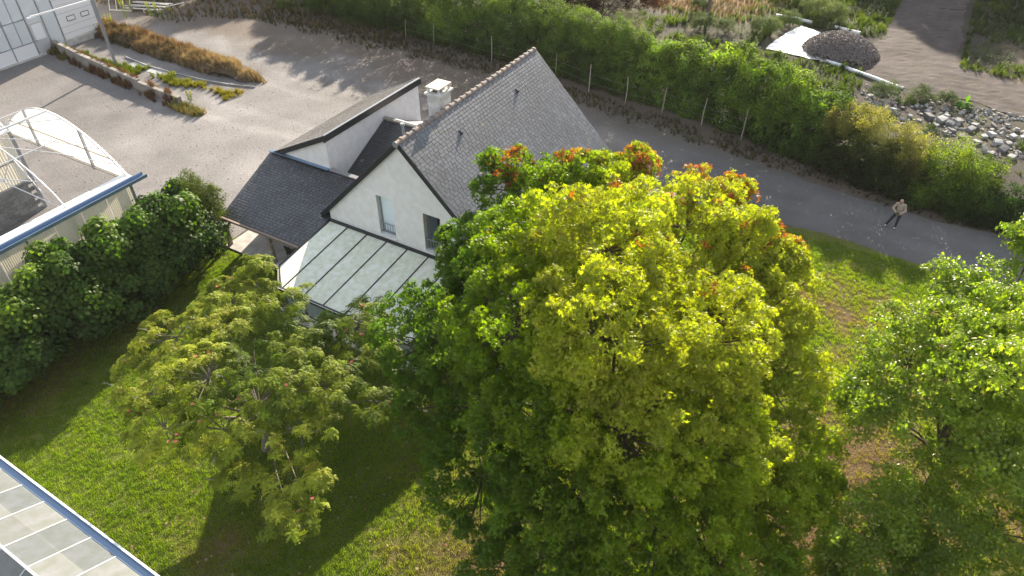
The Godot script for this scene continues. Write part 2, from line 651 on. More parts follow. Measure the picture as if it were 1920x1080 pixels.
func scatter(called: String, mesh: Mesh, mat: Material, tries: int, area: Rect2, where: Callable) -> MultiMeshInstance3D:
	var xf := []
	var cols := []
	for k in tries:
		var p := Vector2(rnd(area.position.x, area.end.x), rnd(area.position.y, area.end.y))
		var w = where.call(p)          # null or [height, size, colour]
		if w == null:
			continue
		var bs := Basis(Vector3.UP, rnd(0, TAU)).rotated(Vector3(rnd(-1, 1), 0, rnd(-1, 1)).normalized(), rnd(0, .25))
		var s: float = w[1]
		xf.append(Transform3D(bs.scaled(Vector3.ONE * s), Vector3(p.x, w[0], p.y)))
		cols.append(w[2])
	return many(called, mesh, mat, xf, cols)

func tinted(col: Color) -> MB:
	var b := MB.new()
	b.colored = true
	b.col = col
	return b

# ------------------------------------------------------------------ slates
# origin: upper corner at the ridge; along: unit vector along the rows; down: unit vector down the slope
func slates(roof: Node3D, origin: Vector3, along: Vector3, down: Vector3, length: float, drop: float, row: float, widths: Array, tones: Array, near: Vector3, singles: int, skip = null, piece := "slate") -> void:
	var nrm := down.cross(along)
	if nrm.y < 0:
		nrm = -nrm
	var unit := MB.new()
	unit.box(Vector3.ZERO, Vector3(1, 1, 1))
	var um := unit.mesh()
	var all := []
	var rows := int(drop / row)
	for r in rows:
		var x := -rnd(0, widths[1] * .6)
		while x < length:
			var w := rnd(widths[0], widths[1])
			var x0 := maxf(x, 0.0)
			var x1 := minf(x + w, length)
			x += w
			if x1 - x0 < .04:
				continue
			var ctr := origin + along * (x0 + x1) * .5 + down * (r + .5) * row + nrm * (.012 + rnd(0, .004))
			if skip != null and skip.call(ctr):
				continue
			var tilt := Basis(along, .05 + rnd(-.006, .006)) * Basis(nrm, rnd(-.012, .012))
			if (tilt * down).dot(nrm) < 0.0:
				tilt = Basis(along, -.05 + rnd(-.006, .006)) * Basis(nrm, rnd(-.012, .012))
			var bs := Basis(tilt * along * (x1 - x0 - .022), tilt * nrm * .022, tilt * down * (row - .02))
			var pick := clampf(.5 + wide.get_noise_3d(ctr.x * 16.0, ctr.y * 16.0, ctr.z * 16.0) * .9 + rnd(-.45, .45), 0.0, .999)
			var tone: Color = tones[int(pick * tones.size())]
			if rng.randf() < .004:
				tone = Color(.19, .18, .13)
			all.append([ctr.distance_to(near), Transform3D(bs, ctr), tone])
	all.sort_custom(func(a, b): return a[0] < b[0])
	var mats := {}
	for t in tones + [Color(.19, .18, .13)]:
		var m: StandardMaterial3D = M.slate.duplicate()
		m.albedo_color = t.linear_to_srgb()
		mats[t] = m
	var xf := []
	var cols := []
	for k in all.size():
		if k < singles:
			put(piece, um, mats[all[k][2]], roof, all[k][1])
		else:
			xf.append(all[k][1])
			var g := rnd(.9, 1.1)
			cols.append(Color(all[k][2].r * g, all[k][2].g * g, all[k][2].b * g))
	if xf.size():
		many(piece + "_courses", um, M.slate, xf, cols, roof)

# ------------------------------------------------------------------ the house
const RIDGE := 7.64
const HALF := 4.6
const DEEP := 11.25

func gable_top(x: float) -> float:
	return 3.03 + minf(x, 9.2 - x)

func house() -> void:
	var t := thing("house", "white rendered house with a steep grey slate roof and two upper gable windows", "house")
	var wc := lin(.74, .74, .745)
	var wins := [[2.99, 3.87, 2.72, 4.73], [5.48, 6.36, 2.68, 4.6]]
	var b := tinted(wc)
	var cuts := [0.0, 2.99, 3.87, 4.6, 5.48, 6.36, 9.2]
	for k in cuts.size() - 1:
		var a: float = cuts[k]
		var e: float = cuts[k + 1]
		var spans := [[0.0, -1.0]]
		for w in wins:
			if absf(w[0] - a) < .01:
				spans = [[0.0, w[2]], [w[3], -1.0]]
		for s in spans:
			var ta: float = gable_top(a) if s[1] < 0 else s[1]
			var te: float = gable_top(e) if s[1] < 0 else s[1]
			b.quad(Vector3(a, s[0], 0), Vector3(e, s[0], 0), Vector3(e, te, 0), Vector3(a, ta, 0), Vector3.BACK)
	# the other walls
	b.box(Vector3(.15, 1.5, -DEEP * .5), Vector3(.3, 3.0, DEEP - .02))
	b.box(Vector3(9.05, 1.5, -DEEP * .5), Vector3(.3, 3.0, DEEP - .02))
	b.quad(Vector3(0, 0, -DEEP), Vector3(9.2, 0, -DEEP), Vector3(9.2, 3.03, -DEEP), Vector3(0, 3.03, -DEEP), Vector3.FORWARD)
	b.face(Vector3(0, 3.03, -DEEP), Vector3(9.2, 3.03, -DEEP), Vector3(HALF, RIDGE, -DEEP), Vector3.FORWARD)
	build("wall", b, M.render, t)
	b = tinted(lin(.3, .29, .27))
	b.box(Vector3(HALF, 2.55, -DEEP * .5), Vector3(8.5, .12, DEEP - .4))
	build("upper_floor", b, M.concrete, t)
	# windows
	for k in 2:
		var w: Array = wins[k]
		var d := .24
		b = tinted(lin(.36, .345, .32))
		for x in [w[0], w[1]]:
			b.quad(Vector3(x, w[2], 0), Vector3(x, w[3], 0), Vector3(x, w[3], -d), Vector3(x, w[2], -d), Vector3.RIGHT if x == w[0] else Vector3.LEFT)
		b.quad(Vector3(w[0], w[3], 0), Vector3(w[1], w[3], 0), Vector3(w[1], w[3], -d), Vector3(w[0], w[3], -d), Vector3.DOWN)
		var win := build("window", b, M.render, t)
		win.set_meta("label", "tall window with its pale blind drawn down" if k == 0 else "tall window standing open and dark")
		b = tinted(lin(.72, .73, .74))
		b.box(Vector3((w[0] + w[1]) * .5, w[2] - .045, -.09), Vector3(w[1] - w[0] + .12, .09, .34))
		build("sill", b, M.render, win)
		b = MB.new()
		for x in [w[0] + .025, w[1] - .025]:
			b.box(Vector3(x, (w[2] + w[3]) * .5, -d), Vector3(.05, w[3] - w[2], .05))
		b.box(Vector3((w[0] + w[1]) * .5, w[3] - .025, -d), Vector3(w[1] - w[0] - .1, .05, .05))
		b.box(Vector3((w[0] + w[1]) * .5, w[2] + .03, -d), Vector3(w[1] - w[0] - .1, .06, .05))
		build("frame", b, M.zinc, win)
		b = MB.new()
		var y0: float = w[2] + .09
		var y1: float = w[2] + .55
		for y in [y0, y1]:
			b.box(Vector3((w[0] + w[1]) * .5, y, -.1), Vector3(w[1] - w[0], .035, .035))
		for n in 6:
			var x: float = lerpf(w[0], w[1], (n + .7) / 6.4)
			b.box(Vector3(x, (y0 + y1) * .5, -.1), Vector3(.022, y1 - y0 - .03, .022))
		build("railing", b, M.zinc, win)
		if k == 0:
			b = MB.new()
			b.box(Vector3((w[0] + w[1]) * .5, (w[2] + w[3]) * .5, -d - .015), Vector3(w[1] - w[0] - .1, w[3] - w[2] - .1, .01))
			build("blind", b, M.blind, win)
		else:
			b = MB.new()
			var h := Vector3(w[0] + .06, (w[2] + w[3]) * .5, -d - .02)
			var bs := Basis(Vector3.UP, deg_to_rad(62))
			for s in [0.03, .4]:
				b.box(h + bs * Vector3(s, 0, 0), Vector3(.05, 1.8, .04), bs)
			b.box(h + bs * Vector3(.21, .88, 0), Vector3(.32, .05, .035), bs)
			b.box(h + bs * Vector3(.21, -.88, 0), Vector3(.32, .05, .035), bs)
			build("casement", b, M.zinc, win)
			b = MB.new()
			b.box(h + bs * Vector3(.215, 0, 0), Vector3(.31, 1.7, .008), bs)
			build("pane", b, M.glass, win)
	# roof
	var eave := 5.05
	b = tinted(lin(.014, .014, .016))
	for s in [-1.0, 1.0]:
		var e := Vector3(s * eave, -eave, 0)
		var up := Vector3(s, 1, 0).normalized() * .09
		var r0 := Vector3(HALF, RIDGE, .12)
		var r1 := Vector3(HALF, RIDGE, -DEEP - .12)
		b.quad(r0 + up, r1 + up, r1 + e + up, r0 + e + up, Vector3(s, 1, 0))
		b.quad(r0, r1, r1 + e, r0 + e, Vector3(-s, -1, 0))
		b.quad(r0 + e, r1 + e, r1 + e + up, r0 + e + up, Vector3(s, -1, 0))
		b.quad(r0, r0 + e, r0 + e + up, r0 + up, Vector3.BACK)
		b.quad(r1, r1 + e, r1 + e + up, r1 + up, Vector3.FORWARD)
	var roof := build("roof", b, M.slate, t)
	var tones := []
	for g in [.105, .12, .13, .14, .155, .17]:
		tones.append(Color(g * .92, g, g * 1.13))
	slates(roof, Vector3(HALF + .11, RIDGE + .02, .13), Vector3.FORWARD, Vector3(1, -1, 0).normalized(), DEEP + .26, 7.02, .158, [.17, .34], tones, Vector3(6.2, 6.2, .5), 300)
	slates(roof, Vector3(HALF - .11, RIDGE + .02, .13), Vector3.FORWARD, Vector3(-1, -1, 0).normalized(), DEEP + .26, 7.02, .158, [.2, .34], tones, Vector3.ZERO, 0)
	for s in [-1.0, 1.0]:
		b = MB.new()
		b.bar(Vector3(HALF + s * .02, RIDGE - .02, .135), Vector3(HALF + s * 5.05, RIDGE - 5.05, .135), .03, .2, Vector3.BACK.cross(Vector3(s, -1, 0)))
		build("verge", b, M.dark, roof)
		b = MB.new()
		b.bar(Vector3(HALF + s * 5.12, RIDGE - 5.1, .2), Vector3(HALF + s * 5.12, RIDGE - 5.1, -DEEP - .1), .13, .1)
		build("gutter", b, M.zinc, roof)
	# ridge tiles, each lapping the next with a raised collar
	var half := tinted(lin(.15, .105, .085))
	var pts := []
	var L := .45
	for st in [[0.0, .115], [.33, .12], [.335, .158], [L, .16]]:
		var ring := []
		for k in 9:
			var a := lerpf(-.25, PI + .25, k / 8.0)
			ring.append(Vector3(cos(a) * st[1], sin(a) * st[1], -st[0]))
		pts.append(ring)
	for q in 3:
		for k in 8:
			half.quad(pts[q][k], pts[q][k + 1], pts[q + 1][k + 1], pts[q + 1][k], (pts[q][k] + pts[q][k + 1]) * Vector3(1, 1, 0))
	var tile_mesh := half.mesh()
	var tile_mats := []
	for g in [[1, 1, 1], [.8, .82, .86], [1.12, 1.05, 1.0], [.92, .98, 1.0]]:
		var m: StandardMaterial3D = M.tile.duplicate()
		m.albedo_color = lin(minf(g[0] * .85, 1), minf(g[1] * .85, 1), minf(g[2] * .85, 1))
		tile_mats.append(m)
	for k in 26:
		put("ridge_tile", tile_mesh, tile_mats[rng.randi() % 4], roof, Transform3D(Basis(Vector3.BACK, rnd(-.03, .03)), Vector3(HALF, RIDGE + .03, .2 - k * .443)))
	b = MB.new()
	b.tube([Vector3(HALF, RIDGE + .03, .2), Vector3(HALF, RIDGE + .03, .23)], [.14, .14], 10, true)
	build("ridge_end", b, M.zinc, roof)
	b = MB.new()
	b.tube([Vector3(-.5, 2.62, .22), Vector3(-.5, 2.5, .2), Vector3(-.12, 2.3, .07), Vector3(-.12, 2.0, .07)], [.045, .045, .045, .045], 7)
	build("downpipe", b, M.zinc, t)
	for z in [-3.13, -8.04]:
		b = MB.new()
		var c := Vector3(5.33, 6.93, z)
		var n := Vector3(1, 1, 0).normalized()
		var dn := Vector3(1, -1, 0).normalized()
		var ap := c + n * .24 + dn * .2
		var l := c + Vector3(0, 0, .15) + dn * .2 + n * .02
		var r := c - Vector3(0, 0, .15) + dn * .2 + n * .02
		var tp := c - dn * .2 + n * .03
		b.face(ap, l, tp, Vector3(0, 1, 1)); b.face(ap, r, tp, Vector3(0, 1, -1)); b.face(ap, l, r, Vector3.RIGHT)
		build("roof_vent", b, M.dark, roof)
	# chimney behind the ridge
	b = tinted(lin(.5, .49, .47))
	b.box(Vector3(4.02, 7.2, -3.75), Vector3(.62, 2.05, .86))
	var ch := build("chimney", b, M.concrete, t)
	b = tinted(lin(.6, .59, .57))
	b.box(Vector3(4.02, 8.27, -3.75), Vector3(.82, .09, 1.06))
	build("chimney_slab", b, M.concrete, ch)
	b = tinted(lin(.55, .53, .5))
	for sx in [-1, 1]:
		for sz in [-1, 1]:
			b.box(Vector3(4.02 + sx * .27, 8.42, -3.75 + sz * .38), Vector3(.09, .21, .09))
	build("cap_legs", b, M.concrete, ch)
	b = tinted(lin(.01, .01, .01))
	b.box(Vector3(4.02, 8.325, -3.75), Vector3(.34, .02, .52))
	build("flue", b, M.concrete, ch)
	b = tinted(lin(.56, .5, .38))
	b.box(Vector3(4.02, 8.555, -3.75), Vector3(.72, .06, .96))
	build("chimney_cap", b, M.tile_pale, ch)
	# low rear wing between the garage and the main roof
	var w := tinted(lin(.03, .03, .035))
	w.quad(Vector3(-1.93, 2.55, -3.3), Vector3(1.3, 2.55, -3.3), Vector3(1.3, 4.2, -6.85), Vector3(-1.93, 4.2, -6.85), Vector3.UP)
	w.quad(Vector3(-1.93, 4.2, -6.85), Vector3(1.3, 4.2, -6.85), Vector3(1.3, 2.6, -10.2), Vector3(-1.93, 2.6, -10.2), Vector3.UP)
	var wing := build("wing_roof", w, M.slate, t)
	var dk := []
	for g in [.016, .021, .026, .032]:
		dk.append(Color(g * .9, g, g * 1.15))
	var dn2 := Vector3(0, -1.65, 3.55).normalized()
	slates(wing, Vector3(-1.92, 4.2, -6.85), Vector3.RIGHT, dn2, 3.1, 3.9, .16, [.18, .32], dk, Vector3(-1, 4, -5), 120)
	b = tinted(lin(.11, .1, .09))
	b.bar(Vector3(-1.93, 4.26, -6.86), Vector3(.6, 4.26, -6.86), .22, .12)
	build("ridge_cap", b, M.tile, wing)
	b = tinted(lin(.6, .6, .58))
	b.bar(Vector3(-1.2, 4.335, -6.9), Vector3(.4, 4.335, -6.9), .1, .02)
	build("mortar", b, M.concrete, wing)
	b = MB.new()
	b.tube([Vector3(1.5, 4.3, -4.1), Vector3(1.52, 5.9, -4.1)], [.06, .06], 8)
	b.tube([Vector3(1.52, 5.86, -4.1), Vector3(1.52, 5.98, -4.1)], [.11, .11], 8, true)
	build("vent_pipe", b, M.zinc, t)
	b = tinted(wc)
	b.box(Vector3(-.4, 1.3, -6.8), Vector3(1.0, 2.6, 6.6))
	b.box(Vector3(-.93, 1.3, -10.0), Vector3(1.96, 2.6, .2))
	build("wing_wall", b, M.render, t)

func garage() -> void:
	var t := thing("garage", "white rendered garage wing with a tall blank wall, dark fascia and pale sloping roof", "garage")
	var b := tinted(lin(.74, .73, .735))
	var x0 := -5.72
	var x1 := -1.95
	var z0 := -2.38
	var z1 := -10.0
	b.quad(Vector3(x1, 0, z0), Vector3(x1, 0, z1), Vector3(x1, 5.0, z1), Vector3(x1, 5.0, z0), Vector3.RIGHT)
	b.quad(Vector3(x0, 0, z0), Vector3(x0, 0, z1), Vector3(x0, 3.3, z1), Vector3(x0, 3.3, z0), Vector3.LEFT)
	b.quad(Vector3(x0, 0, z0), Vector3(x1, 0, z0), Vector3(x1, 5.0, z0), Vector3(x0, 3.2, z0), Vector3.BACK)
	b.quad(Vector3(x0, 0, z1), Vector3(x1, 0, z1), Vector3(x1, 5.0, z1), Vector3(x0, 3.3, z1), Vector3.FORWARD)
	build("wall", b, M.render, t)
	b = tinted(lin(.12, .11, .1))
	var down := Vector3(-3.9, -1.93, 0)
	var o := Vector3(x1 + .06, 5.22, 0)
	for s in [[0.0, Vector3.UP], [-.1, Vector3.DOWN]]:
		var h := Vector3.UP * float(s[0])
		b.quad(o + h + Vector3(0, 0, z0 + .1), o + h + Vector3(0, 0, z1 - .1), o + h + down + Vector3(0, 0, z1 - .1), o + h + down + Vector3(0, 0, z0 + .1), s[1])
	var roof := build("roof", b, M.slate, t)
	var tn := []
	for g in [.12, .145, .17]:
		tn.append(Color(g, g * .94, g * .87))
	slates(roof, o + Vector3(0, .0, z0 + .1), Vector3.FORWARD, down.normalized(), 7.95, 4.25, .2, [.25, .4], tn, Vector3.ZERO, 0)
	b = MB.new()
	b.box(Vector3(x1 + .085, 5.06, (z0 + z1) * .5), Vector3(.04, .3, 7.98))
	build("fascia", b, M.dark, t)
	b = MB.new()
	b.bar(o + Vector3(-.0, -.13, z0 + .12), o + down + Vector3(0, -.13, z0 + .12), .04, .2)
	build("verge", b, M.dark, t)
	b = MB.new()
	b.bar(o + Vector3(.0, .045, z0 + .1), o + Vector3(.0, .045, z1 - .1), .11, .03)
	b.bar(o + Vector3(-.05, .02, z0 + .1), o + down + Vector3(0, .045, z0 + .1), .09, .03)
	build("flashing", b, M.zinc, t)
	b = MB.new()
	b.bar(o + Vector3(-.05, .03, z1 - .1), o + down + Vector3(0, .03, z1 - .1), .08, .03)
	build("rear_flashing", b, M.zinc, t)

func carport() -> void:
	var t := thing("carport", "open timber carport with a low dark slate roof beside the house", "carport")
	var a := Vector3(-5.96, 3.32, -2.42)
	var bb := Vector3(-.05, 3.32, -2.42)
	var d := Vector3(-5.5, 1.88, 1.86)
	var c := Vector3(-.05, 1.88, 1.86)
	var m := tinted(lin(.006, .006, .007))
	var th := Vector3.DOWN * .07
	m.quad(a, bb, c, d, Vector3.UP)
	m.quad(a + th, bb + th, c + th, d + th, Vector3.DOWN)
	m.quad(a, d, d + th, a + th, Vector3.LEFT)
	m.quad(d, c, c + th, d + th, Vector3.BACK)
	m.quad(Vector3(-1.93, 3.32, -2.42), bb, Vector3(-.05, 2.55, -3.35), Vector3(-1.93, 2.55, -3.35), Vector3(0, 1, -1))
	var roof := build("roof", m, M.slate, t)
	var dk := []
	for g in [.03, .04, .05, .062, .075]:
		dk.append(Color(g * .93, g, g * 1.13))
	var dn := (d - a) * Vector3(0, 1, 1)
	dn = dn.normalized()
	slates(roof, a, Vector3.RIGHT, dn, 5.9, 4.5, .155, [.2, .32], dk, Vector3(-1, 2, 2.2), 300, func(p: Vector3) -> bool: return p.x < lerpf(-5.96, -5.5, (p.z + 2.42) / 4.28) + .1)
	m = tinted(lin(.06, .06, .065))
	m.bar(Vector3(-1.93, 3.37, -2.4), Vector3(-.1, 3.37, -2.4), .26, .05)
	build("ridge_cap", m, M.slate, roof)
	for k in 7:
		var s := MB.new()
		s.box(Vector3(-1.75 + k * .26, 3.4, -2.31), Vector3(.03, .012, .03))
		build("fixing", s, M.zinc, roof)
	m = MB.new()
	m.bar(Vector3(-5.9, 3.4, -2.28), Vector3(-1.97, 3.4, -2.28), .2, .03)
	build("flashing", m, M.flash, roof)
	m = tinted(lin(.1, .06, .045))
	m.bar(d + Vector3(0, -.02, .09), c + Vector3(0, -.02, .09), .11, .09)
	build("gutter", m, M.wood, t)
	m = tinted(lin(.1, .075, .055))
	m.bar(d + Vector3(.05, -.2, -.12), c + Vector3(0, -.2, -.12), .14, .2)
	build("beam", m, M.wood, t)
	for x in [-5.6, -2.56, -.35]:
		m = tinted(lin(.11, .08, .058))
		m.box(Vector3(x, .85, 1.74), Vector3(.17, 1.7, .17))
		m.bar(Vector3(x + .45, 1.55, 1.72), Vector3(x + .03, 1.1, 1.72), .1, .1)
		build("post", m, M.wood, t)
	for x in [-5.2, -4.2, -3.2, -2.2, -1.2]:
		m = tinted(lin(.12, .09, .065))
		m.bar(Vector3(x, 3.13, -2.3), Vector3(x, 1.76, 1.75), .08, .14)
		build("rafter", m, M.wood, t)
	# slab and what stands on it
	m = tinted(lin(.3, .28, .26))
	m.box(Vector3(-2.9, .03, -.1), Vector3(5.7, .06, 4.2))
	setting(build("concrete_slab", m, M.concrete))
	for k in 3:
		var ch := thing("garden_chair", ["dark slatted garden chair on the slab by the carport post", "dark garden chair under the carport, midway to the house", "dark garden chair under the carport beside the house wall"][k], "chair", Vector3(-1.9 + k * .62, .06, 1.1 - k * .1), rnd(-.5, .5), "garden chairs under the carport")
		var s := MB.new()
		s.box(Vector3(0, .44, 0), Vector3(.45, .03, .45))
		build("seat", s, M.dark, ch)
		for n in 5:
			s = MB.new()
			s.bar(Vector3(-.18 + n * .09, .46, .2), Vector3(-.18 + n * .09, .95, .28), .06, .02, Vector3.BACK)
			build("back_slat", s, M.dark, ch)
		for sx in [-1, 1]:
			for sz in [-1, 1]:
				s = MB.new()
				s.bar(Vector3(sx * .2, .42, sz * .2), Vector3(sx * .22, 0, sz * .22), .03, .03)
				build("leg", s, M.dark, ch)

func conservatory() -> void:
	var t := thing("conservatory", "lean-to conservatory with milky green roof panels in dark bars", "conservatory")
	var yy := func(z: float) -> float: return 2.42 - .118 * z
	var xs := [.0, 1.08, 2.23, 3.36, 4.52, 5.66, 6.8, 7.9]
	var front := 4.5
	for k in xs.size() - 1:
		var b := tinted(lin(.74, .78, .64) * rnd(.96, 1.04))
		var x0: float = xs[k] + .03
		var x1: float = xs[k + 1] - .03
		var z0: float = 3.54 if k == 0 else front
		var P := [Vector3(x0, yy.call(.02), .02), Vector3(x1, yy.call(.02), .02), Vector3(x1, yy.call(front), front), Vector3(x0, yy.call(z0), z0)]
		b.quad(P[0], P[1], P[2], P[3], Vector3.UP)
		var th := Vector3.DOWN * .016
		b.quad(P[0] + th, P[1] + th, P[2] + th, P[3] + th, Vector3.DOWN)
		build("roof_panel", b, M.panel, t)
	for k in xs.size():
		var z1: float = 3.54 if k == 0 else front
		var b := MB.new()
		b.bar(Vector3(xs[k], yy.call(.0) + .005, .03), Vector3(xs[k], yy.call(z1) + .005, z1 - .02), .04 if k else .035, .05)
		build("glazing_bar", b, M.dark, t)
	var g := MB.new()
	g.box(Vector3(3.95, 2.46, .07), Vector3(7.95, .1, .13))
	build("wall_bar", g, M.dark, t)
	g = MB.new()
	g.bar(Vector3(.98, 1.87, front + .06), Vector3(7.95, 1.87, front + .06), .12, .13)
	g.bar(Vector3(1.0, 1.87, front + .07), Vector3(-.05, 1.98, 3.5), .1, .13)
	g.bar(Vector3(-.05, 1.98, 3.52), Vector3(-.05, 2.4, .05), .06, .1)
	build("gutter", g, M.dark, t)
	g = MB.new()
	g.bar(Vector3(.96, 1.945, front + .125), Vector3(7.95, 1.945, front + .125), .018, .018)
	g.bar(Vector3(.97, 1.945, front + .12), Vector3(-.1, 2.055, 3.5), .018, .018)
	build("gutter_edge", g, M.white, t)
	g = tinted(lin(.72, .71, .7))
	g.box(Vector3(4.45, .32, front - .1), Vector3(6.8, .64, .18))
	g.bar(Vector3(1.0, .32, front - .1), Vector3(.05, .32, 3.5), .18, .64)
	g.box(Vector3(7.8, .32, 2.2), Vector3(.18, .64, 4.3))
	g.box(Vector3(.09, .32, 1.75), Vector3(.18, .64, 3.4))
	build("low_wall", g, M.render, t)
	g = tinted(lin(.1, .09, .085))
	g.box(Vector3(4.45, .05, front + .0), Vector3(6.86, .1, .04))
	build("plinth", g, M.render, t)
	var ups := [Vector2(.05, 3.5), Vector2(1.0, front - .1)]
	for x in [2.13, 3.26, 4.4, 5.53, 6.66, 7.8]:
		ups.append(Vector2(x, front - .1))
	for k in ups.size() - 1:
		var a := Vector3(ups[k].x, .66, ups[k].y)
		var e := Vector3(ups[k + 1].x, .66, ups[k + 1].y)
		g = MB.new()
		g.box(a + Vector3(0, .57, 0), Vector3(.07, 1.14, .07))
		g.bar(a + Vector3(0, .03, 0), e + Vector3(0, .03, 0), .05, .06)
		build("window_frame", g, M.dark, t)
		g = MB.new()
		g.bar(a.lerp(e, .05) + Vector3(0, .6, 0), a.lerp(e, .95) + Vector3(0, .6, 0), .012, 1.06)
		build("pane", g, M.glass, t)
	g = tinted(lin(.3, .27, .23))
	g.box(Vector3(3.95, .02, 2.1), Vector3(7.6, .04, 4.2))
	build("floor", g, M.concrete, t)

# ------------------------------------------------------------------ the open tunnel with its bare hoops
func hoop_point(f: float, z: float, drop := 0.0) -> Vector3:
	# f from 0 at the inner gutter to 1 at the outer one
	var x := lerpf(-17.06, -7.9, f)
	var s := sin(PI * f)
	return Vector3(x, 4.62 + 2.1 * pow(s, .8) - drop, z)

func corrugated(b: MB, a: Vector3, along: Vector3, up: Vector3, n: int, out: Vector3, depth := .03) -> void:
	for k in n:
		var p := a + along * (float(k) / n)
		var m := a + along * ((k + .5) / n) + out * depth
		var e := a + along * ((k + 1.0) / n)
		b.quad(p, m, m + up, p + up, out)
		b.quad(m, e, e + up, m + up, out)

func tunnel() -> void:
	var t := thing("polytunnel_frame", "stripped greenhouse tunnel of bare white hoops with a sheeted end gable", "greenhouse")
	var far := 4.3
	var zs := [far, 7.3, 10.3, 13.3, 16.3, 19.3, 22.3, 25.3, 28.0]
	for k in zs.size():
		var b := MB.new()
		var pts := []
		var rad := []
		for s in 17:
			pts.append(hoop_point(s / 16.0, zs[k]))
			rad.append(.036)
		b.tube(pts, rad, 7)
		build("hoop", b, M.pipe, t)
		for x in [-17.06, -7.96]:
			b = MB.new()
			b.box(Vector3(x, 2.25, zs[k] - .02), Vector3(.1, 4.5, .14))
			build("post", b, M.zinc, t)
		if k > 0 and k < 6:
			b = MB.new()
			b.tube([Vector3(-17, 4.5, zs[k]), Vector3(-8, 4.5, zs[k])], [.025, .025], 6)
			build("tie_rod", b, M.pipe, t)
			for q in [[.3, .5], [.7, .5], [.3, .12], [.7, .88]]:
				b = MB.new()
				var e := hoop_point(q[0], zs[k])
				b.tube([e, Vector3(lerpf(-17.06, -7.9, q[1]), 4.5, zs[k])], [.02, .02], 5)
				build("web_bar", b, M.pipe, t)
	for q in [[.5, .055], [.27, .022], [.73, .022]]:
		var b := MB.new()
		b.tube([hoop_point(q[0], far), hoop_point(q[0], 27.9)], [q[1], q[1]], 6)
		build("purlin", b, M.pipe, t)
	# wind braces in the first bays
	for q in [[.62, far, .3, 7.3], [.86, far, .5, 7.3], [.56, 7.3, .2, 10.3], [.95, far, .62, 7.3], [.88, 7.3, .6, 10.3], [.5, 10.3, .9, 13.3]]:
		var b := MB.new()
		b.tube([hoop_point(q[0], q[1]), hoop_point(lerpf(q[0], q[2], .5), lerpf(q[1], q[3], .5), .08), hoop_point(q[2], q[3])], [.024, .024, .024], 5)
		build("brace", b, M.pipe, t)
	# gable sheeting above the tie
	var gz := far - .08
	for s in 12:
		var b := MB.new()
		var n := 5
		for k in n:
			var f0 := (s + float(k) / n) / 12.0
			var f1 := (s + (k + .5) / n) / 12.0
			var f2 := (s + (k + 1.0) / n) / 12.0
			var pr := [[f0, 0.0, f1, .03], [f1, .03, f2, 0.0]]
			for w in pr:
				var a := hoop_point(w[0], gz - w[1])
				var e := hoop_point(w[2], gz - w[3])
				b.quad(Vector3(a.x, 4.42, a.z), Vector3(e.x, 4.42, e.z), e, a, Vector3.BACK)
		build("gable_sheet", b, M.poly, t)
	for f in [.27, .73]:
		var b := MB.new()
		var e := hoop_point(f, far)
		b.box(Vector3(e.x, (e.y + 4.3) * .5, far), Vector3(.1, e.y - 4.3, .1))
		build("gable_post", b, M.zinc, t)
	var r := tinted(lin(.32, .26, .2))
	r.box(Vector3(-12.5, 4.4, far + .02), Vector3(9.1, .07, .05))
	build("gable_rail", r, M.wood, t)
	r = tinted(lin(.4, .3, .2))
	r.box(Vector3(-12.5, 5.3, far + .0), Vector3(8.0, .05, .04))
	build("gable_rail", r, M.wood, t)
	# outer gutter
	var g := MB.new()
	g.box(Vector3(-7.98, 4.62, 16.1), Vector3(.5, .04, 23.9))
	build("gutter_flap", g, M.white, t)
	g = MB.new()
	g.box(Vector3(-7.66, 4.56, 15.8), Vector3(.05, .16, 24.2))
	g.box(Vector3(-7.48, 4.48, 15.8), Vector3(.32, .03, 24.2))
	g.box(Vector3(-7.32, 4.55, 15.8), Vector3(.04, .15, 24.2))
	build("gutter", g, M.bluezinc, t)
	g = MB.new()
	g.box(Vector3(-17.2, 4.62, 16.1), Vector3(.7, .05, 23.9))
	build("inner_gutter", g, M.white, t)
	# outer wall of corrugated sheets
	for k in 19:
		var b := MB.new()
		corrugated(b, Vector3(-7.82, .35, far + .1 + k * 1.24), Vector3(0, 0, 1.2), Vector3(0, 3.95, 0), 14, Vector3.RIGHT, .014)
		build("wall_sheet", b, M.poly_old, t)
	for k in 5:
		var b := MB.new()
		b.box(Vector3(-7.76, 2.2, far + .1 + k * 4.96), Vector3(.06, 4.3, .07))
		build("wall_post", b, M.zinc, t)
	g = MB.new()
	g.box(Vector3(-7.74, 4.26, 16.2), Vector3(.05, .05, 23.6))
	build("wall_rail", g, M.zinc, t)
	# inner wall: block base, cream sheets above
	var bt := thing("block_wall", "grey concrete block wall under cream sheets inside the bare tunnel", "wall")
	var blk := MB.new()
	blk.box(Vector3.ZERO, Vector3(.2, .19, .492))
	var bm := blk.mesh()
	var mats := []
	for q in [.2, .225, .25, .275]:
		var m: StandardMaterial3D = M.concrete.duplicate()
		m.albedo_color = lin(q * .97, q, q * 1.03)
		mats.append(m)
	for j in 9:
		for k in 32:
			put("block", bm, mats[rng.randi() % 4], bt, Transform3D(Basis(), Vector3(-17.06 + rnd(-.004, .004), .1 + j * .2, far + .35 + k * .503 + (j % 2) * .25)))
	for k in 12:
		var b := MB.new()
		corrugated(b, Vector3(-16.99, 1.85, far + .15 + k * 1.26), Vector3(0, 0, 1.22), Vector3(0, 2.6, 0), 9, Vector3.RIGHT, .03)
		build("cream_sheet", b, M.poly_old, bt)
	for y in [1.87, 3.1]:
		g = MB.new()
		g.box(Vector3(-16.92, y, 12.8), Vector3(.05, .06, 17))
		build("sheet_rail", g, M.zinc, bt)
	var p := thing("tarpaulin_roll", "teal plastic sheet left on the ground inside the tunnel", "tarpaulin", Vector3(-11.6, 0, 8.3), .5)
	g = MB.new()
